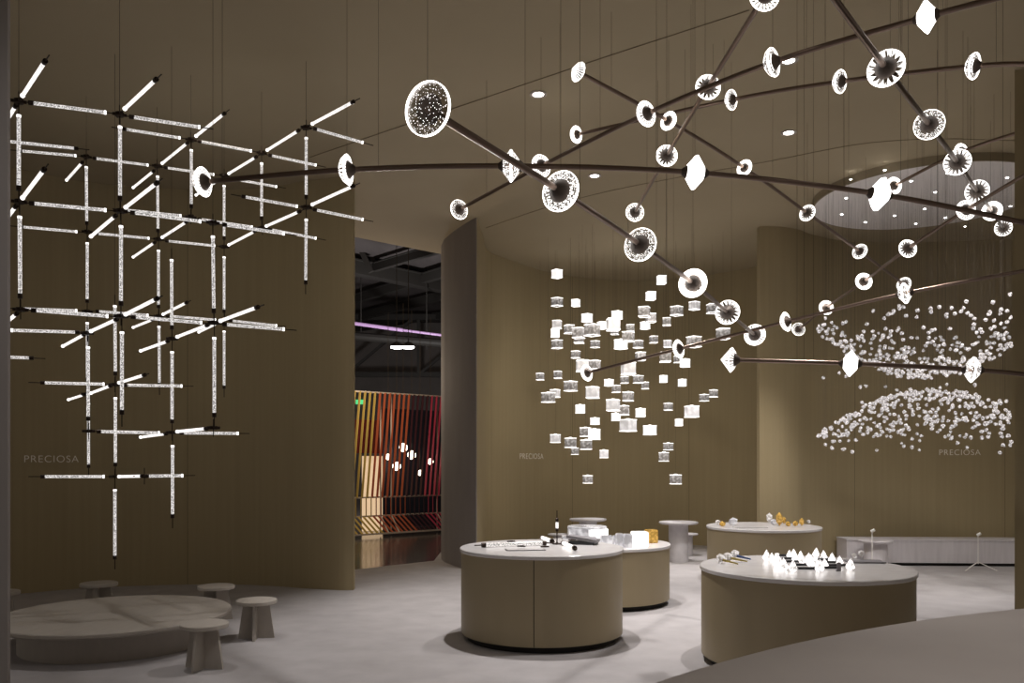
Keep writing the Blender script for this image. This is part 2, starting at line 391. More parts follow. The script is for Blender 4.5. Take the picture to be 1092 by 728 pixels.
for i, (xa, ya, xb, yb, wd, ht) in enumerate([(340, 278, 500, 311, .45, .42), (340, 331, 500, 283, .22, .30), (340, 349, 500, 309, .22, .30), (350, 300, 480, 262, .18, .25), (340, 357, 500, 332, .18, .25)]):
    a = Pz(xa, ya, ZB - ht/2 - .0); c = Pz(xb, yb, ZB - ht/2)
    t = thing('roof_beam', ['thick dark roof girder crossing behind the doorway lintel', 'dark purlin rising rightwards just under the thick girder', 'dark purlin in the middle of the hall roof', 'dark purlin highest in the doorway view, above the thick girder', 'farthest dark purlin just above the purple tube'][i], 'roof beam', (a+c)/2, 'dark beams under the hall roof')
    b = bmesh.new(); L = Vector(t.location); beam(b, a-L, c-L, wd, ht); link_mesh('web', b, M['truss'], t)
    b = bmesh.new(); dz = Vector((0, 0, ht/2+.02)); beam(b, a-L+dz, c-L+dz, wd*1.5, .04); link_mesh('top_flange', b, M['truss'], t)
    if i == 0:
        for (x0, y0, x1, y1) in ((397, 250, 397, 292), (374, 243, 396, 290), (459, 258, 474, 300)):
            b = bmesh.new(); dd = a.y + (c.y-a.y)*((x0-340)/160); beam(b, P(x0, y0, dd-.3)-L, P(x1, y1, dd-.3)-L, .18, .18); link_mesh('web_brace', b, M['truss'], t)
bm = bmesh.new(); cyl(bm, P(300, 334, 30), P(430, 352, 30), .065, 10); cyl(bm, P(430, 352, 30), P(500, 361, 30), .045, 10)
LTB = tag(link_mesh('light_tube', bm, M['purple']), 'long purple-pink glowing tube crossing the hall under the roof', 'light')
bm = bmesh.new(); cyl(bm, P(300, 352, 31), P(500, 368, 31), .16, 10)
DUC = tag(link_mesh('duct', bm, M['truss']), 'long dark duct under the purple light tube', 'duct')
for par, q0, dd in ((LTB, 338, 30), (DUC, 356, 31)):
    for px in (385, 455):
        p = P(px, q0+(px-300)*.13-4, dd); b = bmesh.new(); cyl(b, p, Vector((p.x, p.y, 8.7)), .02, 6); link_mesh('hanger', b, M['truss'], par)
for i, px in enumerate((423, 435.5)):
    t = thing('hall_lamp', ['left one of the two white flood lamps hanging in the hall', 'right one of the two white flood lamps hanging in the hall'][i], 'lamp', P(px, 368.5, 26), 'flood lamps in the hall')
    b = bmesh.new(); lathe(b, [(0, -.10), (.17, -.08), (.19, -.03), (0, -.03)], 20); link_mesh('lens', b, M['halllamp'], t)
    b = bmesh.new(); lathe(b, [(.2, -.03), (.16, .06), (.05, .12), (0, .12)], 20); link_mesh('housing', b, M['truss'], t)
    b = bmesh.new(); cyl(b, (0, 0, .1), (0, 0, 8.68-t.location.z), .012, 6); link_mesh('cable', b, M['cable'], t)
l = bpy.data.lights.new('hall_fill_light', 'POINT'); l.energy = 700; l.shadow_soft_size = .3; lo = bpy.data.objects.new('hall_fill_light', l); C.objects.link(lo); lo.location = (-3.5, 26, 3.6)  # added fill light without a fitting, brightening roof and hall
l = bpy.data.lights.new('hall_fill_light', 'POINT'); l.energy = 190; l.color = (1, .8, .6); l.shadow_soft_size = .3; lo = bpy.data.objects.new('hall_fill_light', l); C.objects.link(lo); lo.location = (-3.2, 17.0, 3.4)  # added warm fill in front of the strap screen, no fitting

# strap screen
A0 = Vector((PX(375, 18.6), 18.6, 0)); A1 = Vector((PX(472, 20.2), 20.2, 0)); AD = (A1-A0)
def SP(t, z, off=0.0):
    n = Vector((AD.y, -AD.x, 0)).normalized(); return A0 + AD*t + n*off + Vector((0, 0, z))
scr = thing('strap_screen', 'tall white framed screen strung with yellow, rust, maroon and crimson straps', 'screen', SP(.5, 0))
SL = Vector(scr.location)
bm = bmesh.new()
for z, off in ((3.24, 0), (.83, 0), (.40, 0), (.02, .35)):
    beam(bm, SP(-.35, z, off)-SL, SP(1.3, z, off)-SL, .04, .035)
for t in (-.2, .30, .415, .935): 
    beam(bm, SP(t, 0)-SL, SP(t, 3.24)-SL, .03, .03); beam(bm, SP(t, .40)-SL, SP(t, .02, .35)-SL, .03, .03)
link_mesh('frame', bm, M['beam_white'], scr)
N = 19
for i in range(-4, N+4):
    t = (i+.3)/N
    c = 'yellow' if i < 5 else 'orange' if i < 12 else 'maroon' if i < 16 else 'pink'
    b = bmesh.new(); beam(b, SP(t-.075, .83, .03)-SL, SP(t+.01, 3.24, .03)-SL, .082, .012)
    beam(b, SP(t-.03, .40, .02)-SL, SP(t-.03, .83, .02)-SL, .082, .012)
    beam(b, SP(t+.02, .02, .35)-SL, SP(t-.06, .40, .02)-SL, .082, .012)
    o = link_mesh('strap', b, M[c], scr); o['label'] = {'yellow': 'mustard yellow strap', 'orange': 'rust orange strap', 'maroon': 'dark maroon strap', 'pink': 'crimson pink strap'}[c]
bm = bmesh.new(); box(bm, SP(1.13, 1.475, -1.5), (2.3, .06, 3.04), rz=math.atan2(AD.y, AD.x)); tag(link_mesh('backdrop_panel', bm, M['navy']), 'dark navy panel standing behind the strap screen', 'panel')
bm = bmesh.new(); box(bm, SP(.33, 2.25, -.8), (.95, .03, .80), rz=math.atan2(AD.y, AD.x)); tag(link_mesh('cloth_banner', bm, M['darkred']), 'dark red cloth banner behind the yellow straps', 'banner')
bm = bmesh.new(); box(bm, SP(.47, .87, -1.1), (.55, .05, 1.83), rz=math.atan2(AD.y, AD.x)); tag(link_mesh('display_board', bm, M['gownlit']), 'warm lit cream board low behind the yellow straps', 'board')
for i, (px, py, r) in enumerate([(430, 477, 4.6), (439, 485, 4.6), (414, 487, 3.2), (423, 497, 4.6), (448, 504, 3.0), (459, 492, 3.2)]):
    t = thing('globe_pendant', 'round glowing globe pendant behind the straps, ' + ['highest of the six', 'second highest, right of the topmost one', 'smallest at the far left', 'lower left large one', 'lowest and smallest', 'rightmost one, by the crimson straps'][i], 'globe lamp', P(px, py, 20.6), 'globe pendants behind the strap screen')
    b = bmesh.new(); bmesh.ops.create_uvsphere(b, u_segments=16, v_segments=10, radius=r*20.6/F); link_mesh('globe', b, M['globe'], t, smooth=True)
    b = bmesh.new(); cyl(b, (0, 0, .05), (0, 0, 3.6), .006, 5); link_mesh('cable', b, M['cable'], t)
for i, px in enumerate((381, 386.5)):
    bm = bmesh.new(); box(bm, P(px, 428.5, 41.86), (.14 if i == 0 else .22, .06, .22)); tag(link_mesh('exit_sign', bm, M['exit']), ['small pale green lit sign, left one above the yellow straps', 'small green lit sign, right one above the yellow straps'][i], 'sign')

# ------------------------------------------------------------------ wall lettering
def lettering(px0, px1, pyc, d0, d1, label):
    cu = bpy.data.curves.new('wall_lettering', 'FONT'); cu.body = 'PRECIOSA'; cu.align_x = 'LEFT'; cu.align_y = 'CENTER'; cu.size = 1; cu.extrude = .01
    cu.offset = -.008; cu.space_character = 1.12
    o = bpy.data.objects.new('wall_lettering', cu); C.objects.link(o); cu.materials.append(M['letters'])
    bpy.context.view_layer.update(); wdt = o.dimensions.x
    a = P(px0, pyc, d0); b = P(px1, pyc, d1); v = b-a
    s = Vector((v.x, v.y, 0)).length/wdt
    o.scale = (s, s, s); o.location = a; o.rotation_euler = (PI/2, 0, math.atan2(v.y, v.x))
    bpy.context.view_layer.update(); dg = bpy.context.evaluated_depsgraph_get()
    me = bpy.data.meshes.new_from_object(o.evaluated_get(dg)); mo = bpy.data.objects.new('wall_lettering', me); C.objects.link(mo)
    mo.scale = o.scale; mo.location = o.location; mo.rotation_euler = o.rotation_euler
    bpy.data.objects.remove(o); o = mo
    tag(o, label, 'lettering', 'lettering on the walls')
lettering(25, 83, 489.5, 10.28, 10.65, 'pale capital lettering on the dark left wall beside the rod chandelier')
lettering(554, 579, 486.5, 15.15, 15.72, 'small pale capital lettering on the alcove wall left of the glass cubes')
lettering(1001, 1045, 482.5, 13.66, 13.58, 'pale capital lettering on the right wall under the crystal cloud')

# ------------------------------------------------------------------ furniture
def round_counter(label, px, d, h, R, seam_deg, seam=True):
    t = thing('round_counter', label, 'counter', (PX(px, d), d, 0), 'round khaki display counters')
    zt = h-.035
    b = bmesh.new()
    a0 = math.radians(seam_deg); g = .003/R if seam else 0
    for k in range(2 if seam else 1):
        s = a0 + k*PI
        lathe(b, [(R-.03, .06), (R-.012, .06), (R-.012, zt), (R-.03, zt)], 60, s+g, s+(PI if seam else 2*PI)-g)
    link_mesh('body', b, M['khaki_panel'], t, smooth=True)
    b = bmesh.new(); lathe(b, [(0, 0), (R-.07, 0), (R-.07, .07), (R-.031, .07), (R-.031, zt-.001), (0, zt-.001)], 80); link_mesh('toe_kick', b, M['kick'], t, smooth=True)
    b = bmesh.new(); lathe(b, [(0, zt), (R-.006, zt), (R, zt+.006), (R, h-.006), (R-.006, h), (0, h)], 120); link_mesh('countertop', b, M['white_top'], t, smooth=True)
    return t
near = round_counter('near khaki round counter with crystal rods on its white top', 577.5, 7.8, .843, .771, -97)
second = round_counter('khaki round counter partly hidden behind the near one, glass blocks on top', 644.5, 9.75, .692, .77, -60, False)
third = round_counter('far khaki round counter holding amber and clear crystals', 814, 11.5, .753, .775, -60, False)
right = round_counter('right khaki round counter crowded with bright pointed crystals', 858, 6.78, .787, .84, -60, False)

def cafe_table(px, d, h, R, rc, label):
    t = thing('pedestal_table', label, 'table', (PX(px, d), d, 0), 'white pedestal tables by the alcove wall')
    b = bmesh.new(); lathe(b, [(0, h-.035), (R-.02, h-.035), (R, h-.02), (R, h-.006), (R-.006, h), (0, h)], 48); link_mesh('tabletop', b, M['table_plaster'], t, smooth=True)
    b = bmesh.new(); lathe(b, [(0, 0), (rc, 0), (rc, h-.034), (0, h-.034)], 40); link_mesh('pedestal', b, M['table_plaster'], t, smooth=True)
cafe_table(627, 14.3, .66, .32, .155, 'white pedestal table showing just above the glass blocks')
cafe_table(723.5, 13.6, .66, .32, .16, 'white pedestal table between the second counter and the far counter')
def wstool(px, d, label):
    t = thing('round_stool', label, 'stool', (PX(px, d), d, 0), 'white stools by the pedestal tables')
    b = bmesh.new(); lathe(b, [(0, .36), (.17, .36), (.18, .37), (.18, .385), (.17, .39), (0, .39)], 36); link_mesh('seat', b, M['table_plaster'], t, smooth=True)
    b = bmesh.new(); lathe(b, [(0, 0), (.085, 0), (.085, .361), (0, .361)], 28); link_mesh('pedestal', b, M['table_plaster'], t, smooth=True)
wstool(733.5, 14.5, 'white stool peeking out right of the pedestal table')
wstool(595, 14.4, 'white stool seen just behind the near counter beside the glass blocks')

# low table and stools on the left
LT = thing('low_round_table', 'large low round table in pale greige wood on a drum base', 'table', (PX(124, 7.5), 7.5, 0))
bm = bmesh.new(); lathe(bm, [(0, .235), (.97, .235), (.99, .25), (.99, .272), (.982, .28), (0, .28)], 120); link_mesh('tabletop', bm, M['plywood'], LT, smooth=True)
bm = bmesh.new(); lathe(bm, [(0, 0), (.78, 0), (.78, .236), (0, .236)], 100); link_mesh('drum_base', bm, M['plywood'], LT, smooth=True)
def stool_proto(label):
    t = thing('cross_base_stool', label, 'stool', (0, 0, 0), 'greige cross base stools round the low table')
    R = .186; h = .36
    b = bmesh.new(); lathe(b, [(0, h-.035), (R-.004, h-.035), (R, h-.03), (R, h-.005), (R-.005, h), (0, h)], 48); link_mesh('seat', b, M['plywood'], t, smooth=True)
    for k in range(2):
        b = bmesh.new(); th = .022
        w0, w1 = .165, .118
        for (wa, wb) in ((-1, 1),):
            vs = []
            for y in (-th/2, th/2):
                for x, z in ((-w0, 0), (w0, 0), (w1, h-.0355), (-w1, h-.0355)):
                    vs.append(b.verts.new((x, y, z)))
            for f in ((0, 1, 2, 3), (7, 6, 5, 4), (0, 4, 5, 1), (1, 5, 6, 2), (2, 6, 7, 3), (3, 7, 4, 0)): b.faces.new([vs[i] for i in f])
        o = link_mesh('leg_panel', b, M['plywood'], t); o.rotation_euler = (0, 0, PI/2*k)
    return t
def dup(root, loc, rotz, label):
    r = root.copy(); C.objects.link(r); r.location = loc; r.rotation_euler = (0, 0, rotz); r['label'] = label
    for ch in root.children:
        c = ch.copy(); C.objects.link(c); c.parent = r
    return r
s0 = stool_proto('greige cross base stool at the front right of the low table')
s0.location = (PX(218, 6.6), 6.6, 0); s0.rotation_euler = (0, 0, math.radians(-12))
dup(s0, (PX(273.5, 7.72), 7.72, 0), math.radians(8), 'greige cross base stool standing alone right of the low table')
dup(s0, (PX(230.5, 8.6), 8.6, 0), math.radians(25), 'greige cross base stool behind the right end of the low table')
dup(s0, (PX(105.5, 8.8), 8.8, 0), math.radians(5), 'greige cross base stool behind the low table near the wall lettering')
dup(s0, (PX(-1, 8.2), 8.2, 0), math.radians(5), 'greige cross base stool half hidden behind the grey wall at the left edge')

# bench along the right wall
BN = thing('long_bench', 'long pale grey plinth bench along the right wall', 'bench', (PX(1000, 13.15), 13.15, 0))
BL = Vector(BN.location)
def bpoly(off0, off1, x0=903, x1=1140): 
    return [(PX(x0, 13.1)-BL.x, 13.1+off0-BL.y), (PX(x1, 12.9)-BL.x, 12.9+off0-BL.y), (PX(x1, 12.9)-BL.x, 12.9+off1-BL.y), (PX(x0, 13.1)-BL.x, 13.1+off1-BL.y)]
bm = bmesh.new(); prism(bm, bpoly(.0, .40), .05, .395); link_mesh('body', bm, M['bench'], BN)
bm = bmesh.new(); prism(bm, bpoly(.05, .38, 905), 0, .051); link_mesh('toe_kick', bm, M['kick'], BN)
bm = bmesh.new(); prism(bm, bpoly(-.01, .40, 902.5), .396, .425); link_mesh('bench_top', bm, M['bench'], BN)
# round side table at the left end of the bench
t = thing('side_table', 'pale round drum side table against the left end of the long bench', 'side table', (PX(930, 12.85), 12.72, 0))
bm = bmesh.new(); lathe(bm, [(0, .41), (.245, .41), (.25, .42), (.25, .435), (.245, .44), (0, .44)], 48); link_mesh('tabletop', bm, M['bench'], t, smooth=True)
bm = bmesh.new(); lathe(bm, [(0, 0), (.17, 0), (.17, .411), (0, .411)], 40); link_mesh('pedestal', bm, M['bench'], t, smooth=True)
def spike(px, d, z, legs, label):
    t = thing('spotlight_stand', label, 'light stand', (PX(px, d), d, 0), 'thin white spotlight stands')
    b = bmesh.new(); cyl(b, (0, 0, .10 if legs else .012), (0, 0, z), .008, 8); link_mesh('pole', b, M['white_metal'], t)
    b = bmesh.new(); cyl(b, (-.02, -.01, z+.015), (.03, -.02, z+.045), .022, 10); cyl(b, (0, 0, z-.01), (0, 0, z+.02), .01, 8); link_mesh('spotlight_head', b, M['white_metal'], t)
    if legs:
        for a in (200, 340, 90):
            b = bmesh.new(); cyl(b, (0, 0, .13), (.26*math.cos(math.radians(a)), .26*math.sin(math.radians(a)), .006), .007, 6); link_mesh('leg', b, M['white_metal'], t)
    else:
        b = bmesh.new(); cyl(b, (0, 0, 0), (0, 0, .014), .10, 24); link_mesh('base', b, M['white_metal'], t)
spike(930, 12.2, .60, False, 'thin white spotlight stand in front of the left end of the bench')
spike(1043, 12.5, .52, True, 'thin white tripod spotlight stand in front of the middle of the bench')

# foreground curved counter
CX, CY, CR = 5.7237, -1.6048, 7.1465
t = thing('curved_counter', 'big warm grey curved counter filling the lower right foreground', 'counter', (2.2, 3.9, 0))
Lc = Vector(t.location)
def arcpoly(r0, r1, a0=66, a1=168, n=60):
    o = [(CX+r1*math.cos(math.radians(a0+(a1-a0)*i/n))-Lc.x, CY+r1*math.sin(math.radians(a0+(a1-a0)*i/n))-Lc.y) for i in range(n+1)]
    i_ = [(CX+r0*math.cos(math.radians(a0+(a1-a0)*i/n))-Lc.x, CY+r0*math.sin(math.radians(a0+(a1-a0)*i/n))-Lc.y) for i in range(n+1)]
    return o + i_[::-1]
def arcband(bm, r0, r1, z0, z1, a0=66, a1=168, n=60):
    ring = []
    for i in range(n+1):
        a = math.radians(a0+(a1-a0)*i/n)
        ring.append([bm.verts.new((CX+r*math.cos(a)-Lc.x, CY+r*math.sin(a)-Lc.y, z)) for r, z in ((r0, z0), (r1, z0), (r1, z1), (r0, z1))])
    for i in range(n):
        for k in range(4): bm.faces.new((ring[i][k], ring[i][(k+1) % 4], ring[i+1][(k+1) % 4], ring[i+1][k]))
    bm.faces.new(ring[0]); bm.faces.new(ring[-1][::-1]); bmesh.ops.recalc_face_normals(bm, faces=bm.faces)
bm = bmesh.new(); arcband(bm, 6.06, CR, .715, .75); link_mesh('worktop', bm, M['counter_grey'], t)
bm = bmesh.new(); arcband(bm, 6.12, CR-.03, 0, .716); link_mesh('body', bm, M['khaki_panel'], t)

# ------------------------------------------------------------------ ceiling fixtures
def downlight(px, py, label):
    p = Pz(px, py, H)
    t = thing('ceiling_downlight', label, 'downlight', (p.x, p.y, H), 'recessed downlights in the ceiling')
    b = bmesh.new(); lathe(b, [(.055, -.002), (.085, -.002), (.085, -.010), (.055, -.010), (.055, -.002)], 28); link_mesh('trim_ring', b, M['ledring'], t)
    b = bmesh.new(); cyl(b, (0, 0, -.001), (0, 0, -.006), .054, 24); link_mesh('lens', b, M['led'], t)
downlight(574, 100, 'small recessed downlight right of the big bubbled crystal disc')
downlight(634, 187, 'small recessed downlight above the face-on ring crystals in the middle')
downlight(841, 141, 'small recessed downlight left of the white ceiling disc')
downlight(841, 64, 'small recessed downlight beside the upper arm crystals')
DISC = thing('ceiling_disc', 'large round white disc under the ceiling, wires of the crystal cloud hanging from it', 'ceiling disc', (5.62, 11.2, H))
bm = bmesh.new(); lathe(bm, [(0, 0), (1.46, 0), (1.46, -.10), (1.44, -.10), (0, -.10)], 120, mats=[0, 1, 1, 0]); link_mesh('disc', bm, [M['disc_white'], M['disc_edge']], DISC, smooth=True)
for (zx, zy) in [(318,186),(450,150),(552,193),(693,162),(925,180),(937,290),(300,259),(645,236),(605,301),(487,327),(283,322),(375,352),(570,358),(685,335),(761,369)]:
    p = Pz(820+zx/3.64, 140+zy/3.64, H-.10) - Vector(DISC.location)
    b = bmesh.new(); cyl(b, (p.x, p.y, -.101), (p.x, p.y, -.106), .015, 10); link_mesh('led_spot', b, M['led'], DISC)

# ------------------------------------------------------------------ crystal cloud
def gem_mesh(name, r, mat, seed):
    b = bmesh.new(); bmesh.ops.create_icosphere(b, subdivisions=1, radius=r); rr = random.Random(seed)
    for v in b.verts: v.co = v.co*rr.uniform(.6, 1.15)
    me = bpy.data.meshes.new(name); b.to_mesh(me); b.free(); me.materials.append(mat); return me
gems = [gem_mesh('hanging_crystal', .029, M['rain'], i) for i in range(4)]
b = bmesh.new(); cyl(b, (0, 0, 0), (0, 0, 1), .00028, 3); wme = bpy.data.meshes.new('wire'); b.to_mesh(wme); b.free(); wme.materials.append(M['wire'])
pts = []
RC = 1.40
for i in range(500):
    a = rnd.uniform(0, 2*PI); r = RC*math.sqrt(rnd.random())
    z = 2.80 + .74*(r/RC)**2.0 + rnd.gauss(0, .02) + (rnd.uniform(0, .15) if rnd.random() < .2 else 0)
    pts.append((r*math.cos(a), r*math.sin(a), z, 'upper'))
for i in range(470):
    a = rnd.uniform(0, 2*PI); r = RC*math.sqrt(rnd.random())
    z = 2.61 - .62*(r/RC)**2.0 + rnd.gauss(0, .02) - (rnd.uniform(0, .35) if rnd.random() < .3 else 0)
    pts.append((r*math.cos(a), r*math.sin(a), z, 'lower'))
for i in range(40):
    a = rnd.uniform(0, 2*PI); r = RC*rnd.uniform(.6, 1); pts.append((r*math.cos(a), r*math.sin(a), rnd.uniform(2.2, 3.2), 'upper'))
pts = [(x+5.62, y+11.2, z, 'upper' if z > 2.70 else 'lower') for x, y, z, k in pts]
pts.sort(key=lambda p: p[1])
vis = [p for p in pts if (p[0]/p[1])*F+546 < 1079]; hid = [p for p in pts if (p[0]/p[1])*F+546 >= 1079]
for i, (x, y, z, k) in enumerate(vis[:300]):
    o = bpy.data.objects.new('hanging_crystal', gems[i % 4]); C.objects.link(o); o.location = (x, y, z)
    o.rotation_euler = (rnd.uniform(0, 3), rnd.uniform(0, 3), 0)
    lab = 'tiny clear crystal on a wire in the upper bowl-shaped swarm of the cloud' if k == 'upper' else 'tiny clear crystal on a wire in the lower dome-shaped swarm of the cloud'
    tag(o, lab, 'crystal', 'tiny crystals of the upper swarm' if k == 'upper' else 'tiny crystals of the lower swarm')
    wo = bpy.data.objects.new('wire', wme); C.objects.link(wo); wo.parent = o
    L = H-.10-z; wo.matrix_parent_inverse = (Matrix.Translation((x, y, z)) @ o.rotation_euler.to_matrix().to_4x4()).inverted()
    wo.location = (x, y, z); wo.scale = (1, 1, L)
bm = bmesh.new()
for i, (x, y, z, k) in enumerate(vis[300:]):
    tmp = bmesh.new(); tmp.from_mesh(gems[i % 4]); bmesh.ops.rotate(tmp, verts=tmp.verts, matrix=Matrix.Rotation(rnd.uniform(0, 6), 3, 'X') @ Matrix.Rotation(rnd.uniform(0, 6), 3, 'Z'))
    bmesh.ops.translate(tmp, verts=tmp.verts, vec=(x, y, z)); me = bpy.data.meshes.new('t'); tmp.to_mesh(me); tmp.free(); bm.from_mesh(me); bpy.data.meshes.remove(me)
    cyl(bm, (x, y, z), (x, y, H-.10), .00028, 3, mat=1)
tag(link_mesh('hanging_crystals', bm, [M['rain'], M['wire']]), 'farther part of the swarm of tiny clear crystals hung under the white disc', 'crystals', kind='stuff')

# ------------------------------------------------------------------ glass cube pendants
CUBES = []
def cb(kind, s, *l):
    for a in l: CUBES.append((a[0], a[1], a[2] if len(a) > 2 else s, kind))
cb('bright', 10.5, (594,292),(614,323,9),(626,339),(592,355),(642,347,9.5),(658,336),(694,315.5),(688,347,9.5),(705.4,298.5),(649.4,408,9),(618.7,436,11),(656.7,444.4,10),(683,440,11),(634.4,449,9),(693,458.6,12.5),(633.8,463,14),(730.5,387),(707.5,404,9),(727.5,408,9),(724,450.4,9),(662,367,12.5))
cb('frosted', 15.5, (654,346),(670,393,16),(621,390,15),(632,418.5,15),(653.8,432,15),(669.8,453.5,16),(737.7,438.8,15),(594,346,10.5),(592,419.5,10.5),(592.3,467.5,11),(644,484,10.5),(712,366.6,9),(740.5,326,10.5))
cb('clear', 11, (594,322),(594,367),(607,351),(617,355,13.5),(617.5,361,12),(631.5,352,15),(655.5,353,9),(634.6,367,9),(614,378,9.5),(672,350,9.5),(670,359,13),(680.5,367,10),(683,380),(634,389,12),(576,401.5,9),(595,399.6,9.5),(608.5,411.7,13),(584.6,423.7,13),(657,414.6,9.5),(666,405,9),(680.6,404.4,10),(688,411,9),(669.8,422.7,12),(665.4,437.5,12.5),(624.4,460.6,12),(608.3,472,13),(625,474,13),(613,481,9),(626.7,511,10.5),(687,332.5,13),(694,339,11.5),(697,362,9),(759.7,329,12),(721.6,331.5,12),(711,343,10),(740,364.5,14),(771,356,14),(709.5,380.7,13),(723,383,9),(751,424,9),(761,419.5,9.5),(712.6,433.6,9.5),(712.6,476,9.5),(708,487,12),(720.5,511,12.5))
def cube_body(kind):
    b = bmesh.new(); box(b, (0, 0, 0), (1, 1, .92))
    bmesh.ops.bevel(b, geom=list(b.edges), offset=.045, segments=2, affect='EDGES')
    me = bpy.data.meshes.new('glass_cube'); b.to_mesh(me); b.free(); me.materials.append(M['cube_'+{'bright': 'bright', 'frosted': 'frost', 'clear': 'clear'}[kind]]); return me
cb_me = {k: cube_body(k) for k in ('bright', 'frosted', 'clear')}
b = bmesh.new(); lathe(b, [(.62, -.03), (.715, -.03), (.715, .03), (.62, .03), (.62, -.03)], 4, a0=PI/4, a1=PI/4+2*PI)
edge_me = bpy.data.meshes.new('lit_edge'); b.to_mesh(edge_me); b.free(); edge_me.materials.append(M['cube_cap'])
b = bmesh.new(); cyl(b, (0, 0, .46), (0, 0, .56), .16, 12); cap_me = bpy.data.meshes.new('cap'); b.to_mesh(cap_me); b.free(); cap_me.materials.append(M['cube_cap'])
b = bmesh.new(); cyl(b, (0, 0, 0), (0, 0, 1), .0010, 5); cab_me = bpy.data.meshes.new('cable'); b.to_mesh(cab_me); b.free(); cab_me.materials.append(M['wire'])
ORD = ['first', 'second', 'third', 'fourth', 'fifth', 'sixth', 'seventh', 'eighth', 'ninth', 'tenth', 'eleventh', 'twelfth', 'thirteenth', 'fourteenth', 'fifteenth', 'sixteenth', 'seventeenth', 'eighteenth', 'nineteenth', 'twentieth', 'twenty-first', 'twenty-second']
bands = {}
for c in CUBES:
    bd = 'upper' if c[1] < 362 else 'middle' if c[1] < 430 else 'lower'
    bands.setdefault((c[3], bd), []).append(c)
kname = {'bright': 'brightly glowing white', 'frosted': 'frosted pale', 'clear': 'clear veined'}
PLACED = []
for (kind, bd), lst in bands.items():
    lst.sort(key=lambda c: c[0])
    for i, (px, py, s, _) in enumerate(lst):
        d = max(12.4, 15.0-(s-9)*.38); sz = s*d/F/1.2
        for tr in range(40):
            loc = P(px, py, d)
            if all(max(abs(loc.x-q.x), abs(loc.y-q.y)) > (sz+z_)*.75 or abs(loc.z-q.z) > (sz+z_)*.55 for q, z_ in PLACED): break
            d = d-.12 if d > 12.0 else d+1.9
        sz = s*d/F/1.2; PLACED.append((loc, sz))
        t = thing('cube_pendant', '%s glass cube pendant, %s from left of its kind in the %s third' % (kname[kind], ORD[i], bd), 'pendant light', loc, 'glass cube pendants in the alcove')
        rz = rnd.choice([.15, .5, .8, -.3, 1.1, .05]) + rnd.uniform(-.1, .1)
        for nm, me, zz in (('glass_cube', cb_me[kind], 0), ('lit_edge', edge_me, .455), ('lit_edge', edge_me, -.455), ('cap', cap_me, 0)):
            o = bpy.data.objects.new(nm, me); C.objects.link(o); o.parent = t; o.scale = (sz, sz, sz); o.rotation_euler = (0, 0, rz); o.location = (0, 0, zz*sz)
        o = bpy.data.objects.new('cable', cab_me); C.objects.link(o); o.parent = t; o.location = (0, 0, sz*.5); o.scale = (1, 1, H-loc.z-sz*.5)

# ------------------------------------------------------------------ crystals on rods
def seg_lathe(prof, mats, n=32, wav=0.0):
    b = bmesh.new(); lathe(b, prof, n, axis='X', mats=mats)
    if wav:
        for v in b.verts:
            r = math.hypot(v.co.y, v.co.z)
            if r > .8:
                a = math.atan2(v.co.z, v.co.y); k = 1+wav*math.cos(a*18)
                v.co.y *= k; v.co.z *= k
    return b
CT = {}
def mk(kind, prof, mats, mlist, n=32, smooth=False):
    b = seg_lathe(prof, mats, n); me = bpy.data.meshes.new('crystal_'+kind); b.to_mesh(me); b.free()
    for m in mlist: me.materials.append(M[m])
    CT[kind] = me
ringp = [(.10, -.50), (.50, -.48), (.84, -.26), (.985, -.03), (1.0, .05), (.965, .12), (.84, .19), (.50, .10)]
for nm in ('facet', 'line', 'bubble', 'speck'):
    mk('ring_'+nm, ringp, [1, 1, 1, 0, 0, 1, 1], ['rim', nm], 36)
mk('ring_thick', [(.10, -.46), (.50, -.44), (.84, -.26), (.985, -.02), (1.0, .05), (.97, .13), (.74, .18), (.50, .10)], [1, 0, 0, 0, 0, 0, 1], ['rim', 'facet'], 36)
mk('hex', [(.30, -.50), (.40, -.50), (.985, -.04), (1.0, 0), (.985, .04), (.40, .50), (.30, .50)], [0]*6, ['lit'], 12)
mk('hexv', [(.30, -.50), (.42, -.50), (.96, -.07), (1.0, 0), (.96, .07), (.42, .50), (.30, .50)], [1, 1, 0, 0, 1, 1], ['rim', 'speck'], 12)
mk('disc', [(0, -.07), (.965, -.065), (1.0, -.045), (1.0, .05), (.975, .08), (.3, .08)], [1, 0, 0, 0, 1], ['rim', 'bubble_disc'], 64)
mk('dome', [(0, -.46), (.45, -.44), (.78, -.26), (.98, .02), (1.0, .08), (.92, .15), (.50, .10)], [1, 1, 1, 0, 0, 1], ['rim', 'line'], 36)
mk('diamond', [(0, -.72), (.97, .10), (1.0, .16), (.70, .40), (.3, .42)], [1, 0, 1, 1], ['rim', 'line'], 12)
b = bmesh.new(); lathe(b, [(0, .02), (.58, .10), (.56, .16), (.13, .66), (0, .68)], 28, axis='X'); cone_me = bpy.data.meshes.new('cone'); b.to_mesh(cone_me); b.free()
cone_me.materials.append(plain('dark_bronze_cone', (.075, .056, .045), .5, .35))
for p in cone_me.polygons: p.use_smooth = True
cone_me.set_sharp_from_angle(angle=math.radians(35))
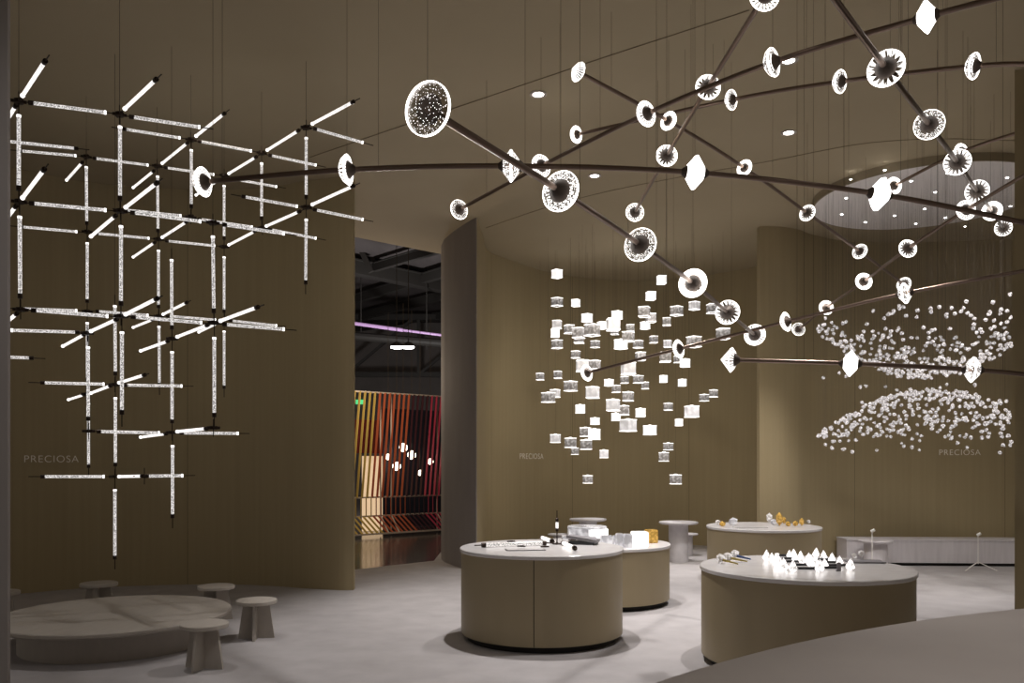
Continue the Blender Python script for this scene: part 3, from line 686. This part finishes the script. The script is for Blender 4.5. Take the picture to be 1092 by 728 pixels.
def arm(label, pts, ends, cables, rod_r=.0170, cside='e', start_ext=None, end_ext=None):
    """pts: (px, py, depth, size_px, kind). ends: which ends finish in a crystal"""
    W = [P(p[0], p[1], p[2]) for p in pts]
    mid = W[len(W)//2]
    t = thing('arm_pendant', label, 'chandelier', mid, 'long bronze arm pendants with ring crystals')
    path = [Vector(v) for v in W]
    if start_ext: path = [P(*start_ext)] + path
    if end_ext: path = path + [P(*end_ext)]
    cur = catmull(path, 8)
    b = bmesh.new(); sweep(b, [p-mid for p in cur], rod_r, 12); link_mesh('rod', b, M['bronze'], t, smooth=True)
    off = 1 if start_ext else 0
    for f in (.22, .24, .61, .83):
        p = cur[int(f*(len(cur)-1))]
        if f == .24: p = p + Vector((.09, .05, 0))*0 + (cur[int(f*(len(cur)-1))+1]-p)*.6
        b = bmesh.new(); cyl(b, p-mid, Vector((p.x, p.y, H))-mid, .0011, 5); link_mesh('cable', b, M['cable'], t)
    for i, (px, py, d, s, kind) in enumerate(pts):
        if kind is None: continue
        j = (i+off)*8; a = cur[max(j-1, 0)]; c = cur[min(j+1, len(cur)-1)]
        ax = (c-a).normalized()
        atstart = (i == 0 and 's' in ends)
        if cside == 's' and not atstart: ax = -ax          # +X of the crystal mesh looks along the cone
        if kind == 'disc': ax = (ax + W[i].normalized()*.22).normalized()
        R = s*d/F/2
        q = ax.to_track_quat('X', 'Z')
        o = bpy.data.objects.new('crystal', CT[kind]); C.objects.link(o); o.parent = t
        o.location = W[i]-mid; o.rotation_mode = 'QUATERNION'; o.rotation_quaternion = q; o.scale = (R, R, R)
        for sd in ([1, -1] if kind in ('hex', 'hexv') else [1]):
            co = bpy.data.objects.new('cone', cone_me); C.objects.link(co); co.parent = o
            if kind in ('hex', 'hexv'): co.location = (.44*sd, 0, 0); co.scale = (.72, .64, .64)
            elif kind == 'diamond': co.location = (.22, 0, 0)
            if sd < 0: co.rotation_euler = (0, 0, PI)
            co['label'] = 'dark bronze cone'
    for (px, py, d) in cables:
        p = P(px, py, d); b = bmesh.new(); cyl(b, p-mid, Vector((p.x, p.y, H))-mid, .0013, 5); link_mesh('cable', b, M['cable'], t)
    return t
arm('bronze arm running from the big bubbled disc down to a small ring',
    [(456,116,3.45,57,'disc'),(598,204,4.35,44,'ring_speck'),(683,261,5.3,36,'ring_bubble'),(739,302,6.3,31,'ring_thick'),(776,333,7.4,26,'ring_facet'),(805,357,8.6,22.5,'ring_line')], 'se',
    [(456,92,3.45),(711,280,5.8)], cside='s')
arm('longest arched bronze arm, crossing from the rod chandelier to the right edge',
    [(216,194,5.45,31,'dome'),(370,181,5.25,32,'dome'),(545,177,5.2,34,'hexv'),(741,184,5.2,36,'hex'),(938,207,5.3,35,'hex')], 's',
    [(237,193,5.4),(560,176,5.2),(900,202,5.27),(700,181,5.2)], end_ext=(1110, 241, 5.35))
arm('bronze arm rising from a small ring left of centre to the top right corner',
    [(489.5,223.5,8.2,21,'ring_bubble'),(577,177,7.1,24,'ring_line'),(689,121.5,6.0,27,'ring_line'),(824,66.5,5.3,30,'ring_bubble'),(988,18,4.75,34,'hex')], 's',
    [(519,205,7.9),(640,146,6.4),(860,55,5.15)], end_ext=(1110, -14, 4.4))
arm('nearly level bronze arm across the upper right with four small ring crystals',
    [(614.5,143.5,8.2,18,'ring_thick'),(780,106.5,7.1,21,'ring_bubble'),(896,87,6.4,24,'ring_bubble'),(1038.5,70.5,5.7,27,'ring_bubble')], 's',
    [(700,123,7.6),(880,89,6.5),(1010,73,5.85)], end_ext=(1110, 68, 5.4))
arm('steep bronze arm dropping from the top edge to a small ring near the arched arm',
    [(815,-4,4.95,32,'ring_line'),(755,93,6.1,27,'ring_facet'),(711,166,7.5,23,'ring_facet'),(677,226.5,9.2,19.5,'ring_speck')], 'e',
    [(752,97,6.15),(690,205,8.6)], start_ext=(858, -74, 4.2), cside='s')
arm('bronze arm falling rightwards from a small cut diamond crystal at upper middle',
    [(615.5,76,6.45,21,'diamond'),(713,129,7.15,20,'ring_thick'),(794,179,8.0,17.5,'ring_thick'),(861,227,8.9,17.5,'ring_facet'),(917,268,9.8,16,'ring_speck'),(964,303,10.7,15,'ring_facet')], 'se',
    [(652,96,6.7),(824,198,8.3),(941,286,10.2)], cside='s')
arm('bronze arm entering at the top right with five large face-on rings in a row',
    [(945,73,4.6,39,'ring_facet'),(991,133,5.6,31,'ring_bubble'),(1021,173,6.7,27,'ring_facet'),(1042,204,7.8,23.5,'ring_facet'),(1058,225,9.0,20,'ring_thick'),(1070,243,10.2,17,'ring_facet')], 'e',
    [(962,94,4.9),(1027,180,7.0)], start_ext=(866, -33, 3.7), cside='s')
arm('short visible bronze arm ending in a ring in front of the white ceiling disc',
    [(953,198,9.7,18,'ring_thick'),(1025,162,8.6,18,'ring_line')], 's', [(985,182,9.2),(1060,150,8.2)], end_ext=(1112, 133, 7.9))
arm('bronze arm climbing from below across the white ceiling disc to the right edge',
    [(851.5,351,12.0,14,'ring_bubble'),(881,328,11.0,15.5,'ring_thick'),(921,300,9.9,18,'ring_thick'),(968,265,8.8,19.5,'ring_facet'),(1030,224,7.8,21,'ring_line')], 's',
    [(905,312,10.3),(1010,238,8.1)], end_ext=(1112, 175, 6.6))
arm('low bronze arm rising from in front of the glass cubes to the right edge',
    [(625.5,397.5,10.0,18,'dome'),(723.5,372,9.1,20,'dome'),(838,343,8.3,21,'dome'),(965,312.5,7.5,23,'hexv')], 's',
    [(700,378,9.3),(905,327,7.9),(1032,296,7.1)], end_ext=(1112, 285, 6.8))
arm('lowest level bronze arm starting in a diamond crystal in front of the crystal cloud',
    [(778,383.5,6.75,27,'diamond'),(907,387.5,6.35,28,'hex'),(1037,394,6.1,28,'hexv')], 's',
    [(850,385,6.5),(1000,392,6.15)], end_ext=(1112, 401, 6.0))

# ------------------------------------------------------------------ rod chandeliers
AA, AB = math.radians(24.5), math.radians(-47.5)
def hend(px0, py0, d0, px1, py1, ang):
    u0, u1 = (px0-546)/F, (px1-546)/F; X0 = u0*d0; cs, sn = math.cos(ang), math.sin(ang)
    tt = (u1*d0-X0)/(cs-u1*sn); d1 = d0+tt*sn
    return P(px1, py1, d1)
# node depths
ND = {'N1': 5.9, 'N2': 6.16, 'N9': 6.45, 'N10': 6.45, 'N13': 7.0, 'N11': 7.26, 'N12': 7.26,
      'N3': 8.25, 'N5': 8.5, 'N4': 7.8, 'N6': 8.15, 'N7': 8.8, 'N8': 7.53, 'N15': 7.4, 'N17': 8.25}
# (kind, node px, py, depth, x0,y0,x1,y1): kinds A, B (horizontal directions), V; cap end given last
FRONT = [
 ('A',20,108,5.9, 36,110,113,120,'s'),('B',20,108,5.9, 24,102,47,67,'e'),('B',20,108,5.9, 2,137,16,114,'e'),('V',20,108,5.9, 20,123,20,198,'e'),
 ('A',127.5,122,6.16, 143,125,213,135.5,'s'),('B',127.5,122,6.16, 133,116,165,86,'e'),('V',127.5,122,6.16, 128,135,128,209,'e'),
 ('B',20.5,215,5.9, 24,211,46,182,'e'),('V',20.5,215,5.9, 21,231,21.5,313,'e'),('A',20.5,215,5.9, 37,217,113,224,'s'),('B',20.5,215,5.9, 2,240,16,221,'e'),
 ('B',128.5,225,6.16, 134,221,166,196,'e'),('A',128.5,225,6.16, 144,227,214,236,'s'),('B',128.5,225,6.16, 97,252,122,231,'e'),('V',128.5,225,6.16, 129,241,129,321,'e'),
 ('V',227,237.5,6.45, 227,252,228,329,'e'),('A',227,237.5,6.45, 242,240,303,249,'s'),
 ('A',22,330,5.9, 39,331,115,337,'s'),('B',22,330,5.9, 3,347,17,335,'e'),
 ('B',129,337,6.16, 134,335,166,319,'e'),('B',129,337,6.16, 97,353,123,341,'e'),('A',129,337,6.16, 145,338,215,344,'s'),('V',129,337,6.16, 130,354,130,437,'e'),
 ('A',93,355,7.0, 12,352,80,354,'e'),('B',93,355,7.0, 67,369,89,357,'e'),('V',93,355,7.0, 94,370,94,444,'e'),
 ('A',94.5,459.5,7.0, 108,460,170,461.5,'s'),
 ('V',183.5,361,7.26, 183,277,183.3,347,'e'),('V',183.5,361,7.26, 183.5,375,183.5,447,'e'),('B',183.5,361,7.26, 150,374,178,364,'e'),('B',183.5,361,7.26, 189,359,220,347,'e'),
 ('B',228.5,344,6.45, 235,342,273,328,'e'),('A',228.5,344,6.45, 242,346,303,351,'s'),('V',228.5,344,6.45, 228.5,360,228.5,440,'e'),
 ('V',183.5,461,7.26, 184,475,184,548,'e'),('B',183.5,461,7.26, 150,466,176,462.5,'e'),('B',183.5,461,7.26, 189,460,219,457,'e'),('A',183.5,461,7.26, 196,461.5,254,462,'s')]
FN = [(20,108,5.9),(127.5,122,6.16),(20.5,215,5.9),(128.5,225,6.16),(227,237.5,6.45),(22,330,5.9),(129,337,6.16),(228.5,344,6.45),(93,355,7.0),(94.5,459.5,7.0),(183.5,361,7.26),(183.5,461,7.26),(227.5,456,6.5)]
BACK = [
 ('A',92,167,8.25, 24,161,81,166,'s'),('A',92,160,7.6, 2,150,79,158,'e'),('B',92,167,8.25, 71,192,87,174,'e'),('V',92,167,8.25, 92,178,92.5,236,'e'),('A',92,167,8.25, 103,169,158,176,'s'),
 ('A',203.5,149,7.8, 135,138,192,147,'s'),('A',203.5,149,7.8, 215,151,268,161,'s'),('B',203.5,149,7.8, 209,145,238,122,'e'),('B',203.5,149,7.8, 173,174,199,153,'e'),('V',203.5,149,7.8, 204,160,204,218,'e'),
 ('A',167.5,177,8.5, 179,179,228,186,'s'),('B',167.5,177,8.5, 142,200,163,183,'e'),('V',167.5,177,8.5, 168,188,168.5,244,'e'),
 ('B',279,163,8.15, 285,160,317,140,'e'),('A',279,163,8.15, 290,166,337,176,'s'),('B',279,163,8.15, 244,185,272,168,'e'),('V',279,163,8.15, 279,174,279,231,'e'),
 ('B',326.5,136,7.53, 333,132,375,109.5,'e'),('A',326.5,136,7.53, 338,138,387,152,'s'),('V',326.5,136,7.53, 326.5,147,326.5,208,'e'),
 ('V',239,187,8.8, 239,198,239,252,'e'),('A',239,187,8.8, 250,191,295,199,'s'),('B',239,187,8.8, 209,208,233,192,'e'),
 ('A',326.5,221,7.53, 262,210,317,220,'s'),('B',326.5,221,7.53, 333,218,375,199,'e'),('A',326.5,221,7.53, 338,224,387,234,'s'),('B',326.5,221,7.53, 284,241,318,226,'e'),('V',326.5,221,7.53, 326.5,234,326,299,'e'),
 ('A',93,247,8.25, 25,242,82,247,'s'),('A',93,247,8.25, 105,249,159,254,'s'),('V',93,247,8.25, 93,259,93,319,'e'),
 ('A',203.5,231,7.8, 136,224,193,230,'s'),('A',203.5,231,7.8, 215,234,269,242,'s'),('B',203.5,231,7.8, 173,253,198,237,'e'),
 ('A',169,255,8.5, 180,257,229,262,'s'),('B',169,255,8.5, 142,274,164,259,'e'),('V',169,255,8.5, 169,267,169,325,'e'),
 ('B',239,263,8.8, 244,261,271,247,'e'),('V',239,263,8.8, 239,274,239,330,'e'),
 ('A',280,243,8.15, 290,245,337,254,'s'),
 ('A',93,332,8.25, 25,329,82,331,'s'),('A',93,332,8.25, 106,332,158,336,'s'),('V',93,332,8.25, 93,344,93.2,403,'e'),
 ('B',169.5,337,8.5, 174,335,198,323,'e'),('B',169.5,337,8.5, 142,349,162,341,'e'),('V',169.5,337,8.5, 169.5,348,170,408,'e'),('A',169.5,337,8.5, 181,337,230,341,'s'),
 ('A',239.5,341,8.8, 248,342,295,347,'s'),('V',239.5,341,8.8, 239,353,239,411,'e'),('B',239.5,341,8.8, 212,354,233,344,'e'),
 ('A',31,382,7.2, -30,379,31,381.5,'e'),
 ('V',122.5,410,7.4, 122.5,326,123,396,'e'),('A',122.5,410,7.4, 48,408,111,409.5,'s'),('B',122.5,410,7.4, 127,408,153,400,'e'),('B',122.5,410,7.4, 97,419,117,411.5,'e'),('A',122.5,410,7.4, 136,410.5,194,411.5,'s'),('V',122.5,410,7.4, 123,424,123,493,'e'),
 ('B',92,420,8.3, 73,426,89,421,'e'),('V',93,418,8.3, 94.3,430,94.5,495,'e'),
 ('V',122.5,508,7.4, 122.5,522,122.5,592,'e'),('A',122.5,508,7.4, 48,508,111,508,'s'),('B',122.5,508,7.4, 127,508,151,507.5,'e'),('A',154,507.5,7.0, 159,507.5,195,507,'s')]
BNODE = [(92,167,8.25),(203.5,149,7.8),(167.5,177,8.5),(279,163,8.15),(326.5,136,7.53),(239,187,8.8),(326.5,221,7.53),(93,247,8.25),(203.5,231,7.8),(169,255,8.5),(239,263,8.8),(280,243,8.15),(93,332,8.25),(169.5,337,8.5),(239.5,341,8.8),(122.5,410,7.4),(92,420,8.3),(122.5,508,7.4),(154,507.5,7.0)]
def rod_chandelier(label, tubes, nodes, cables, base):
    t = thing('rod_chandelier', label, 'chandelier', base, 'lattice chandeliers of crystal rods')
    L = Vector(base)
    for (k, nx, ny, nd, x0, y0, x1, y1, ce) in tubes:
        if k == 'V': a, b_ = P(x0, y0, nd), P(x1, y1, nd)
        else:
            an = AA if k == 'A' else AB
            a, b_ = hend(nx, ny, nd, x0, y0, an), hend(nx, ny, nd, x1, y1, an)
        u = (b_-a).normalized(); ln = (b_-a).length
        capend, free = (a, b_) if ce == 's' else (b_, a)
        cu = -u if ce == 's' else u
        bb = bmesh.new(); cyl(bb, a-L, b_-L, .0125, 12)
        tube = link_mesh('crystal_rod', bb, M['tube_bright'] if k == 'B' else M['tube'], t, smooth=True)  # B rods: end-on brightness put into a brighter material copy
        bb = bmesh.new(); cyl(bb, capend-L, capend+cu*.035-L, .0165, 12); cyl(bb, capend+cu*.035-L, capend+cu*.125-L, .0045, 6)
        link_mesh('end_cap', bb, M['darkcap'], tube)
        bb = bmesh.new()
        cyl(bb, free-L-cu*.003, free+cu*.012-L, .0150, 12); cyl(bb, free-cu*.0-L, free-cu*.10-L, .004, 6, mat=1)
        link_mesh('lit_end', bb, [M['tip'], M['darkcap']], tube)
    for (px, py, d) in nodes:
        p = P(px, py, d)-L; bb = bmesh.new()
        cyl(bb, p-Vector((0, 0, .013)), p+Vector((0, 0, .013)), .032, 12)
        for a in (AA, AB):
            v = Vector((math.cos(a), math.sin(a), 0)); cyl(bb, p-v*.05, p+v*.05, .012, 8)
        cyl(bb, p-Vector((0, 0, .07)), p+Vector((0, 0, .07)), .004, 6)
        link_mesh('joint', bb, M['darkcap'], t)
    for (px, py, d) in cables:
        p = P(px, py, d); bb = bmesh.new(); cyl(bb, p-L, Vector((p.x, p.y, H))-L, .0017, 5); link_mesh('cable', bb, M['cable'], t)
rod_chandelier('nearer lattice chandelier of larger glowing crystal rods in front of the left wall', FRONT, FN, [(20,108,5.9),(127.5,122,6.16),(227,237.5,6.45),(183,270,7.26)], P(127, 337, 6.16))
rod_chandelier('farther lattice chandelier of finer crystal rods reaching right towards the doorway', BACK, BNODE, [(92,167,8.25),(203.5,149,7.8),(167.5,177,8.5),(279,163,8.15),(326.5,136,7.53),(239,187,8.8),(122.5,320,7.4)], P(203, 231, 7.8))

# ------------------------------------------------------------------ things on the near counter
ZN = .843
def TP(px, py, z): p = Pz(px, py, z); return p
def table_rod(x0, y0, x1, y1, label, r=.019, mat='tube_bright'):
    a, b_ = TP(x0, y0, ZN), TP(x1, y1, ZN); a.z = b_.z = ZN+r+.004
    t = thing('loose_crystal_rod', label, 'crystal rod', (a+b_)/2, 'crystal rods lying on the near counter'); L = Vector(t.location); u = (b_-a).normalized()
    bb = bmesh.new(); cyl(bb, a-L, b_-L, r, 16); link_mesh('rod', bb, M[mat], t, smooth=True)
    for e, s in ((a, -1), (b_, 1)):
        bb = bmesh.new(); cyl(bb, e-L, e+u*s*.04-L, r+.003, 12); cyl(bb, e+u*s*.04-L, e+u*s*.11-L, .006, 6); link_mesh('end_cap', bb, M['darkcap'], t)
table_rod(518, 583.5, 578, 581.5, 'long lit crystal rod lying along the left of the near counter', mat='tube')
table_rod(601, 581.5, 612, 586.5, 'short bright crystal rod lying diagonally in front of the grey box')
table_rod(578.5, 575.5, 588, 579, 'short bright crystal rod behind the middle of the near counter')
p = TP(594, 580, ZN)
t = thing('upright_rod_lamp', 'slim upright crystal rod on a dark foot, standing on the near counter', 'table lamp', p)
bm = bmesh.new(); lathe(bm, [(0, 0), (.045, 0), (.045, .008), (.01, .014), (.006, .02), (.006, .13), (0, .13)], 24); link_mesh('foot', bm, M['darkcap'], t, smooth=True)
bm = bmesh.new(); lathe(bm, [(0, .125), (.014, .125), (.014, .155), (0, .155)], 16); lathe(bm, [(0, .215), (.015, .215), (.015, .25), (.005, .258), (.004, .33), (0, .33)], 16); link_mesh('holder', bm, M['darkcap'], t)
bm = bmesh.new(); lathe(bm, [(0, .155), (.014, .155), (.014, .215), (0, .215)], 16); link_mesh('crystal_rod', bm, M['tube_bright'], t, smooth=True)
p = TP(622, 580, ZN)
t = thing('open_case', 'flat grey case with a sloping lid lying open on the near counter', 'case', p, rotz=math.radians(-22))
bm = bmesh.new(); box(bm, (0, 0, .014), (.26, .15, .028)); link_mesh('tray', bm, M['black'], t)
bm = bmesh.new(); box(bm, (0.0, .0, .055), (.30, .15, .03), q=Quaternion((0, 1, 0), math.radians(7))); link_mesh('lid', bm, M['greybox'], t)
t = thing('sample_sheet', 'thin pale card outlined in black at the front of the near counter', 'card', TP(560, 586, ZN), rotz=.12)
bm = bmesh.new(); box(bm, (0, 0, .003), (.36, .17, .004)); link_mesh('border', bm, M['black'], t)
bm = bmesh.new(); box(bm, (0, 0, .0055), (.34, .155, .003)); link_mesh('sheet', bm, M['white_top'], t)
for i, (x, y, a, lab) in enumerate([(545, 578, .3, 'small dark metal clip at the back of the near counter'), (556, 584, -.2, 'thin dark fitting lying on the outlined card'), (581, 583.6, .1, 'thin dark fitting beside the outlined card'), (610, 576.6, .0, 'small dark stopper behind the grey case')]):
    bm = bmesh.new(); cyl(bm, (-.04, 0, .008), (.04, 0, .008), .007, 8); cyl(bm, (-.012, 0, .009), (.018, 0, .009), .0085, 8)
    o = link_mesh('metal_fitting', bm, M['darkcap'], loc=TP(x, y, ZN) + Vector((0, 0, .008 if i in (1,) else .001))); o.rotation_euler = (0, 0, a); tag(o, lab, 'fitting', 'loose dark fittings on the near counter')

# ------------------------------------------------------------------ glass blocks on the second counter
ZS = .692
def block(px, d, s, z, mat, rz, label, hh=None):
    b = bmesh.new(); h = hh or s; box(b, (0, 0, h/2), (s, s, h)); bmesh.ops.bevel(b, geom=list(b.edges), offset=.006, segments=2, affect='EDGES')
    o = link_mesh('glass_block', b, M[mat], loc=(PX(px, d), d, z+.001)); o.rotation_euler = (0, 0, rz); tag(o, label, 'glass block', 'glass blocks on the second counter')
blk = [(608.5, 9.5, .195, 'block', .05, 'clear glass block at the left end of the lower row', .105), (627, 9.42, .165, 'block', .1, 'clear veined glass block second from left in the lower row', .105),
 (646.5, 9.5, .13, 'block', .0, 'clear glass block in the middle of the lower row', .11), (655.3, 9.55, .035, 'block', .1, 'slim clear glass slab standing in the lower row', .105),
 (660.5, 9.3, .075, 'block', .05, 'slim clear glass block left of the bright pair', .15), (669, 9.23, .09, 'block', .15, 'clear glass block touching the brightest block', .15),
 (682, 9.28, .165, 'block_lit', .12, 'brightest white glass block near the right end of the second counter', .17),
 (694.5, 9.75, .13, 'amber', .1, 'amber glass block at the right end of the second counter', .155)]
for px, d, s_, m_, rz, lab, hh in blk: block(px, d, s_, ZS, m_, rz, lab, hh)
block(616, 9.95, .23, ZS, 'block', .02, 'clear glass block in the back row, left', .155)
block(638, 9.95, .215, ZS, 'block_lit', .02, 'bright white glass block in the back row, right', .155)
b = bmesh.new(); lathe(b, [(0, 0), (.235, 0), (.235, .022), (.22, .028), (0, .028)], 48)
o = link_mesh('glass_dish', b, M['block'], loc=(PX(626, 9.95), 9.95, ZS+.157)); tag(o, 'flat round glass dish lying across the two back glass blocks', 'dish')

# ------------------------------------------------------------------ crystals on the far counter
ZT = .753
def cut_gem(name, px, py, z, r, mat, label, group, seed, tall=1.0, cat='crystal'):
    b = bmesh.new(); bmesh.ops.create_icosphere(b, subdivisions=1, radius=r); rr = random.Random(seed)
    for v in b.verts: v.co = Vector((v.co.x, v.co.y, v.co.z*tall))*rr.uniform(.8, 1.12)
    mz = min(v.co.z for v in b.verts)
    for v in b.verts: v.co.z -= mz
    p = TP(px, py, z); o = link_mesh(name, b, mat, loc=(p.x, p.y, z+.001)); return tag(o, label, cat, group)
g3 = 'cut crystals on the far counter'
cut_gem('amber_crystal', 770, 561, ZT, .05, M['amber'], 'small amber crystal at the left end of the far counter', g3, 1, .8)
cut_gem('clear_crystal', 765.5, 560, ZT, .04, M['smoke'], 'small clear crystal left of the left amber one', g3, 2)
cut_gem('clear_crystal', 781.5, 560, ZT, .068, M['block'], 'large bright clear crystal on the left of the far counter', g3, 3, .9)
cut_gem('clear_crystal', 820.5, 557.5, ZT, .05, M['smoke'], 'tall clear crystal left of the tall amber one', g3, 4, 1.7)
cut_gem('clear_crystal', 825, 559.5, ZT, .045, M['block'], 'low clear crystal tucked against the tall amber one', g3, 5)
cut_gem('amber_crystal', 831, 560.5, ZT, .058, M['amber'], 'tallest amber crystal on the far counter', g3, 6, 1.6)
cut_gem('amber_crystal', 836, 558.5, ZT, .04, M['amber'], 'amber crystal right behind the tallest one', g3, 7, 1.5)
cut_gem('amber_crystal', 840.5, 561, ZT, .038, M['amber'], 'first low amber crystal right of the tallest', g3, 8)
cut_gem('amber_crystal', 848.5, 561, ZT, .042, M['amber'], 'second low amber crystal right of the tallest', g3, 9)
cut_gem('amber_crystal', 855, 560.5, ZT, .045, M['amber'], 'third low amber crystal right of the tallest, with a pale top', g3, 10, 1.2)
cut_gem('clear_crystal', 862.5, 558, ZT, .03, M['smoke'], 'tiny pale crystal at the right end of the far counter', g3, 11)
bm = bmesh.new(); box(bm, (0, 0, .006), (.42, .22, .010)); o = link_mesh('display_tray', bm, M['white_top'], loc=TP(800, 562.5, ZT)); o.rotation_euler = (0, 0, .1); tag(o, 'thin white tray on the middle of the far counter', 'tray')

# ------------------------------------------------------------------ crystals on the right counter
ZR = .787
def kite_mesh(seed):
    b = bmesh.new(); n = 7; rr = random.Random(seed)
    lathe(b, [(0, 0), (.018, .002), (.033, .020), (.031, .026), (.009, .066), (0, .080)], n)
    me = bpy.data.meshes.new('pointed_crystal'); b.to_mesh(me); b.free(); me.materials.append(M['white_crystal']); return me
kites = [kite_mesh(i) for i in range(2)]
def K(px, py, s=1.0, z=ZR):  # px,py at the crystal's foot
    p = TP(px, py, z); return p
rows = [  # (zoom x, zoom foot y, size) in the 7.8x crop, y measured to the foot
 ('back', [(325,155,.95),(362,150,1.05),(545,148,1.15)]),
 ('second', [(180,170,.8),(418,150,.8),(610,178,1.15)]),
 ('third', [(377,198,1.15),(505,180,.7),(680,208,1.15)]),
 ('middle', [(430,215,1.0),(480,212,1.2),(545,232,1.05),(745,240,1.1)]),
 ('front', [(135,190,1.3),(232,262,1.5),(283,290,1.3),(500,250,1.1),(622,265,1.05),(830,290,1.3)]),
 ('foremost', [(355,305,1.25),(575,308,1.35),(210,215,1.0)])]
for rn, lst in rows:
    lst = sorted(lst)
    for i, (zx, zy, s) in enumerate(lst):
        p = TP(800+zx/7.8, 570+(178+(zy-138)*.765)/7.8, ZR)
        o = bpy.data.objects.new('pointed_crystal', kites[i % 2]); C.objects.link(o); o.location = (p.x, p.y, ZR+.001); o.scale = (s*.86, s*.86, s*.95); o.rotation_euler = (rnd.uniform(-.08, .08), rnd.uniform(-.1, .1), rnd.uniform(0, 6))
        tag(o, 'bright white pointed crystal in the %s row on the right counter, %s from the left' % (rn, ORD[i]), 'crystal', 'pointed crystals on the right counter')
for i, (x0, x1, y, lab) in enumerate([(240, 345, 138, 'rearmost'), (270, 360, 172, 'second from back'), (300, 405, 205, 'third from back, left'), (550, 650, 182, 'second from back, right'), (365, 480, 240, 'fourth from back, left'), (620, 730, 212, 'third from back, right'), (395, 550, 280, 'frontmost left'), (640, 800, 245, 'fourth from back, right'), (610, 720, 272, 'frontmost right')]):
    y = 178+(y-138)*.765; a, c = TP(800+x0/7.8, 570+y/7.8, ZR), TP(800+x1/7.8, 570+y/7.8, ZR)
    bm = bmesh.new(); box(bm, (0, 0, .008), ((c-a).length, .045, .014)); box(bm, (0, 0, .0155), ((c-a).length*.9, .02, .003))
    tag(link_mesh('display_rail', bm, M['black'], loc=((a.x+c.x)/2, a.y, ZR+.001)), 'black rail between the pointed crystals, ' + lab, 'rail', 'black rails on the right counter')
bm = bmesh.new(); box(bm, (0, 0, .035), (.034, .004, .068)); box(bm, (0, .012, .004), (.034, .03, .006))
tag(link_mesh('card_holder', bm, M['greybox'], loc=TP(894.5, 609, ZR)+Vector((0, 0, .001))), 'small upright grey card at the front right of the crystals', 'card')
bm = bmesh.new(); box(bm, (0, 0, .012), (.03, .03, .022)); tag(link_mesh('white_cube', bm, M['block_lit'], loc=TP(828.7, 592.6, ZR)+Vector((0, 0, .001))), 'little glowing white cube at the back of the right counter', 'cube')
bm = bmesh.new(); box(bm, (0, 0, .008), (.30, .17, .012)); o = link_mesh('display_tray', bm, M['greybox'], loc=TP(922, 599.5, ZR)+Vector((0, 0, .001))); o.rotation_euler = (0, 0, -.1); tag(o, 'flat grey tray at the right end of the right counter', 'tray')
cut_gem('clear_crystal', 911, 595.5, ZR, .027, M['smoke'], 'clear crystal left of the pair at the back right of the right counter', 'pair of clear crystals', 21, 1.1)
cut_gem('clear_crystal', 918.5, 594.5, ZR, .028, M['smoke'], 'clear crystal right of the pair at the back right of the right counter', 'pair of clear crystals', 22, 1.2)
def torch(px, py, ex, ey, mat, label, sd):
    a = TP(px, py, ZR); e = TP(ex, ey, ZR); t = thing('crystal_wand', label, 'crystal wand', a, 'crystal topped wands on the right counter')
    a2 = Vector((0, 0, .035)); e2 = Vector((e.x-a.x, e.y-a.y, .012))
    b = bmesh.new(); cyl(b, a2, e2, .013, 8, .006); link_mesh('handle', b, mat, t)
    b = bmesh.new(); bmesh.ops.create_icosphere(b, subdivisions=1, radius=.042); rr = random.Random(sd)
    for v in b.verts: v.co = v.co*rr.uniform(.75, 1.2)
    link_mesh('crystal_head', b, M['smoke'], t, loc=(0, 0, .045))
    b = bmesh.new(); cyl(b, (0, 0, .001), (0, 0, .02), .012, 8); link_mesh('foot', b, M['smoke'], t)
gold = plain('gold_metal', (.42, .33, .12), .35, .8); blue = plain('blue_enamel', (.06, .09, .20), .3, .3)
torch(767.5, 600.5, 787, 602.5, gold, 'gold handled crystal wand nearest the left rim of the right counter', 1)
torch(776, 598.5, 797, 600, gold, 'gold handled crystal wand lying in the middle of the three', 2)
torch(783, 596, 800.5, 597.5, blue, 'blue handled crystal wand at the back of the three', 3)
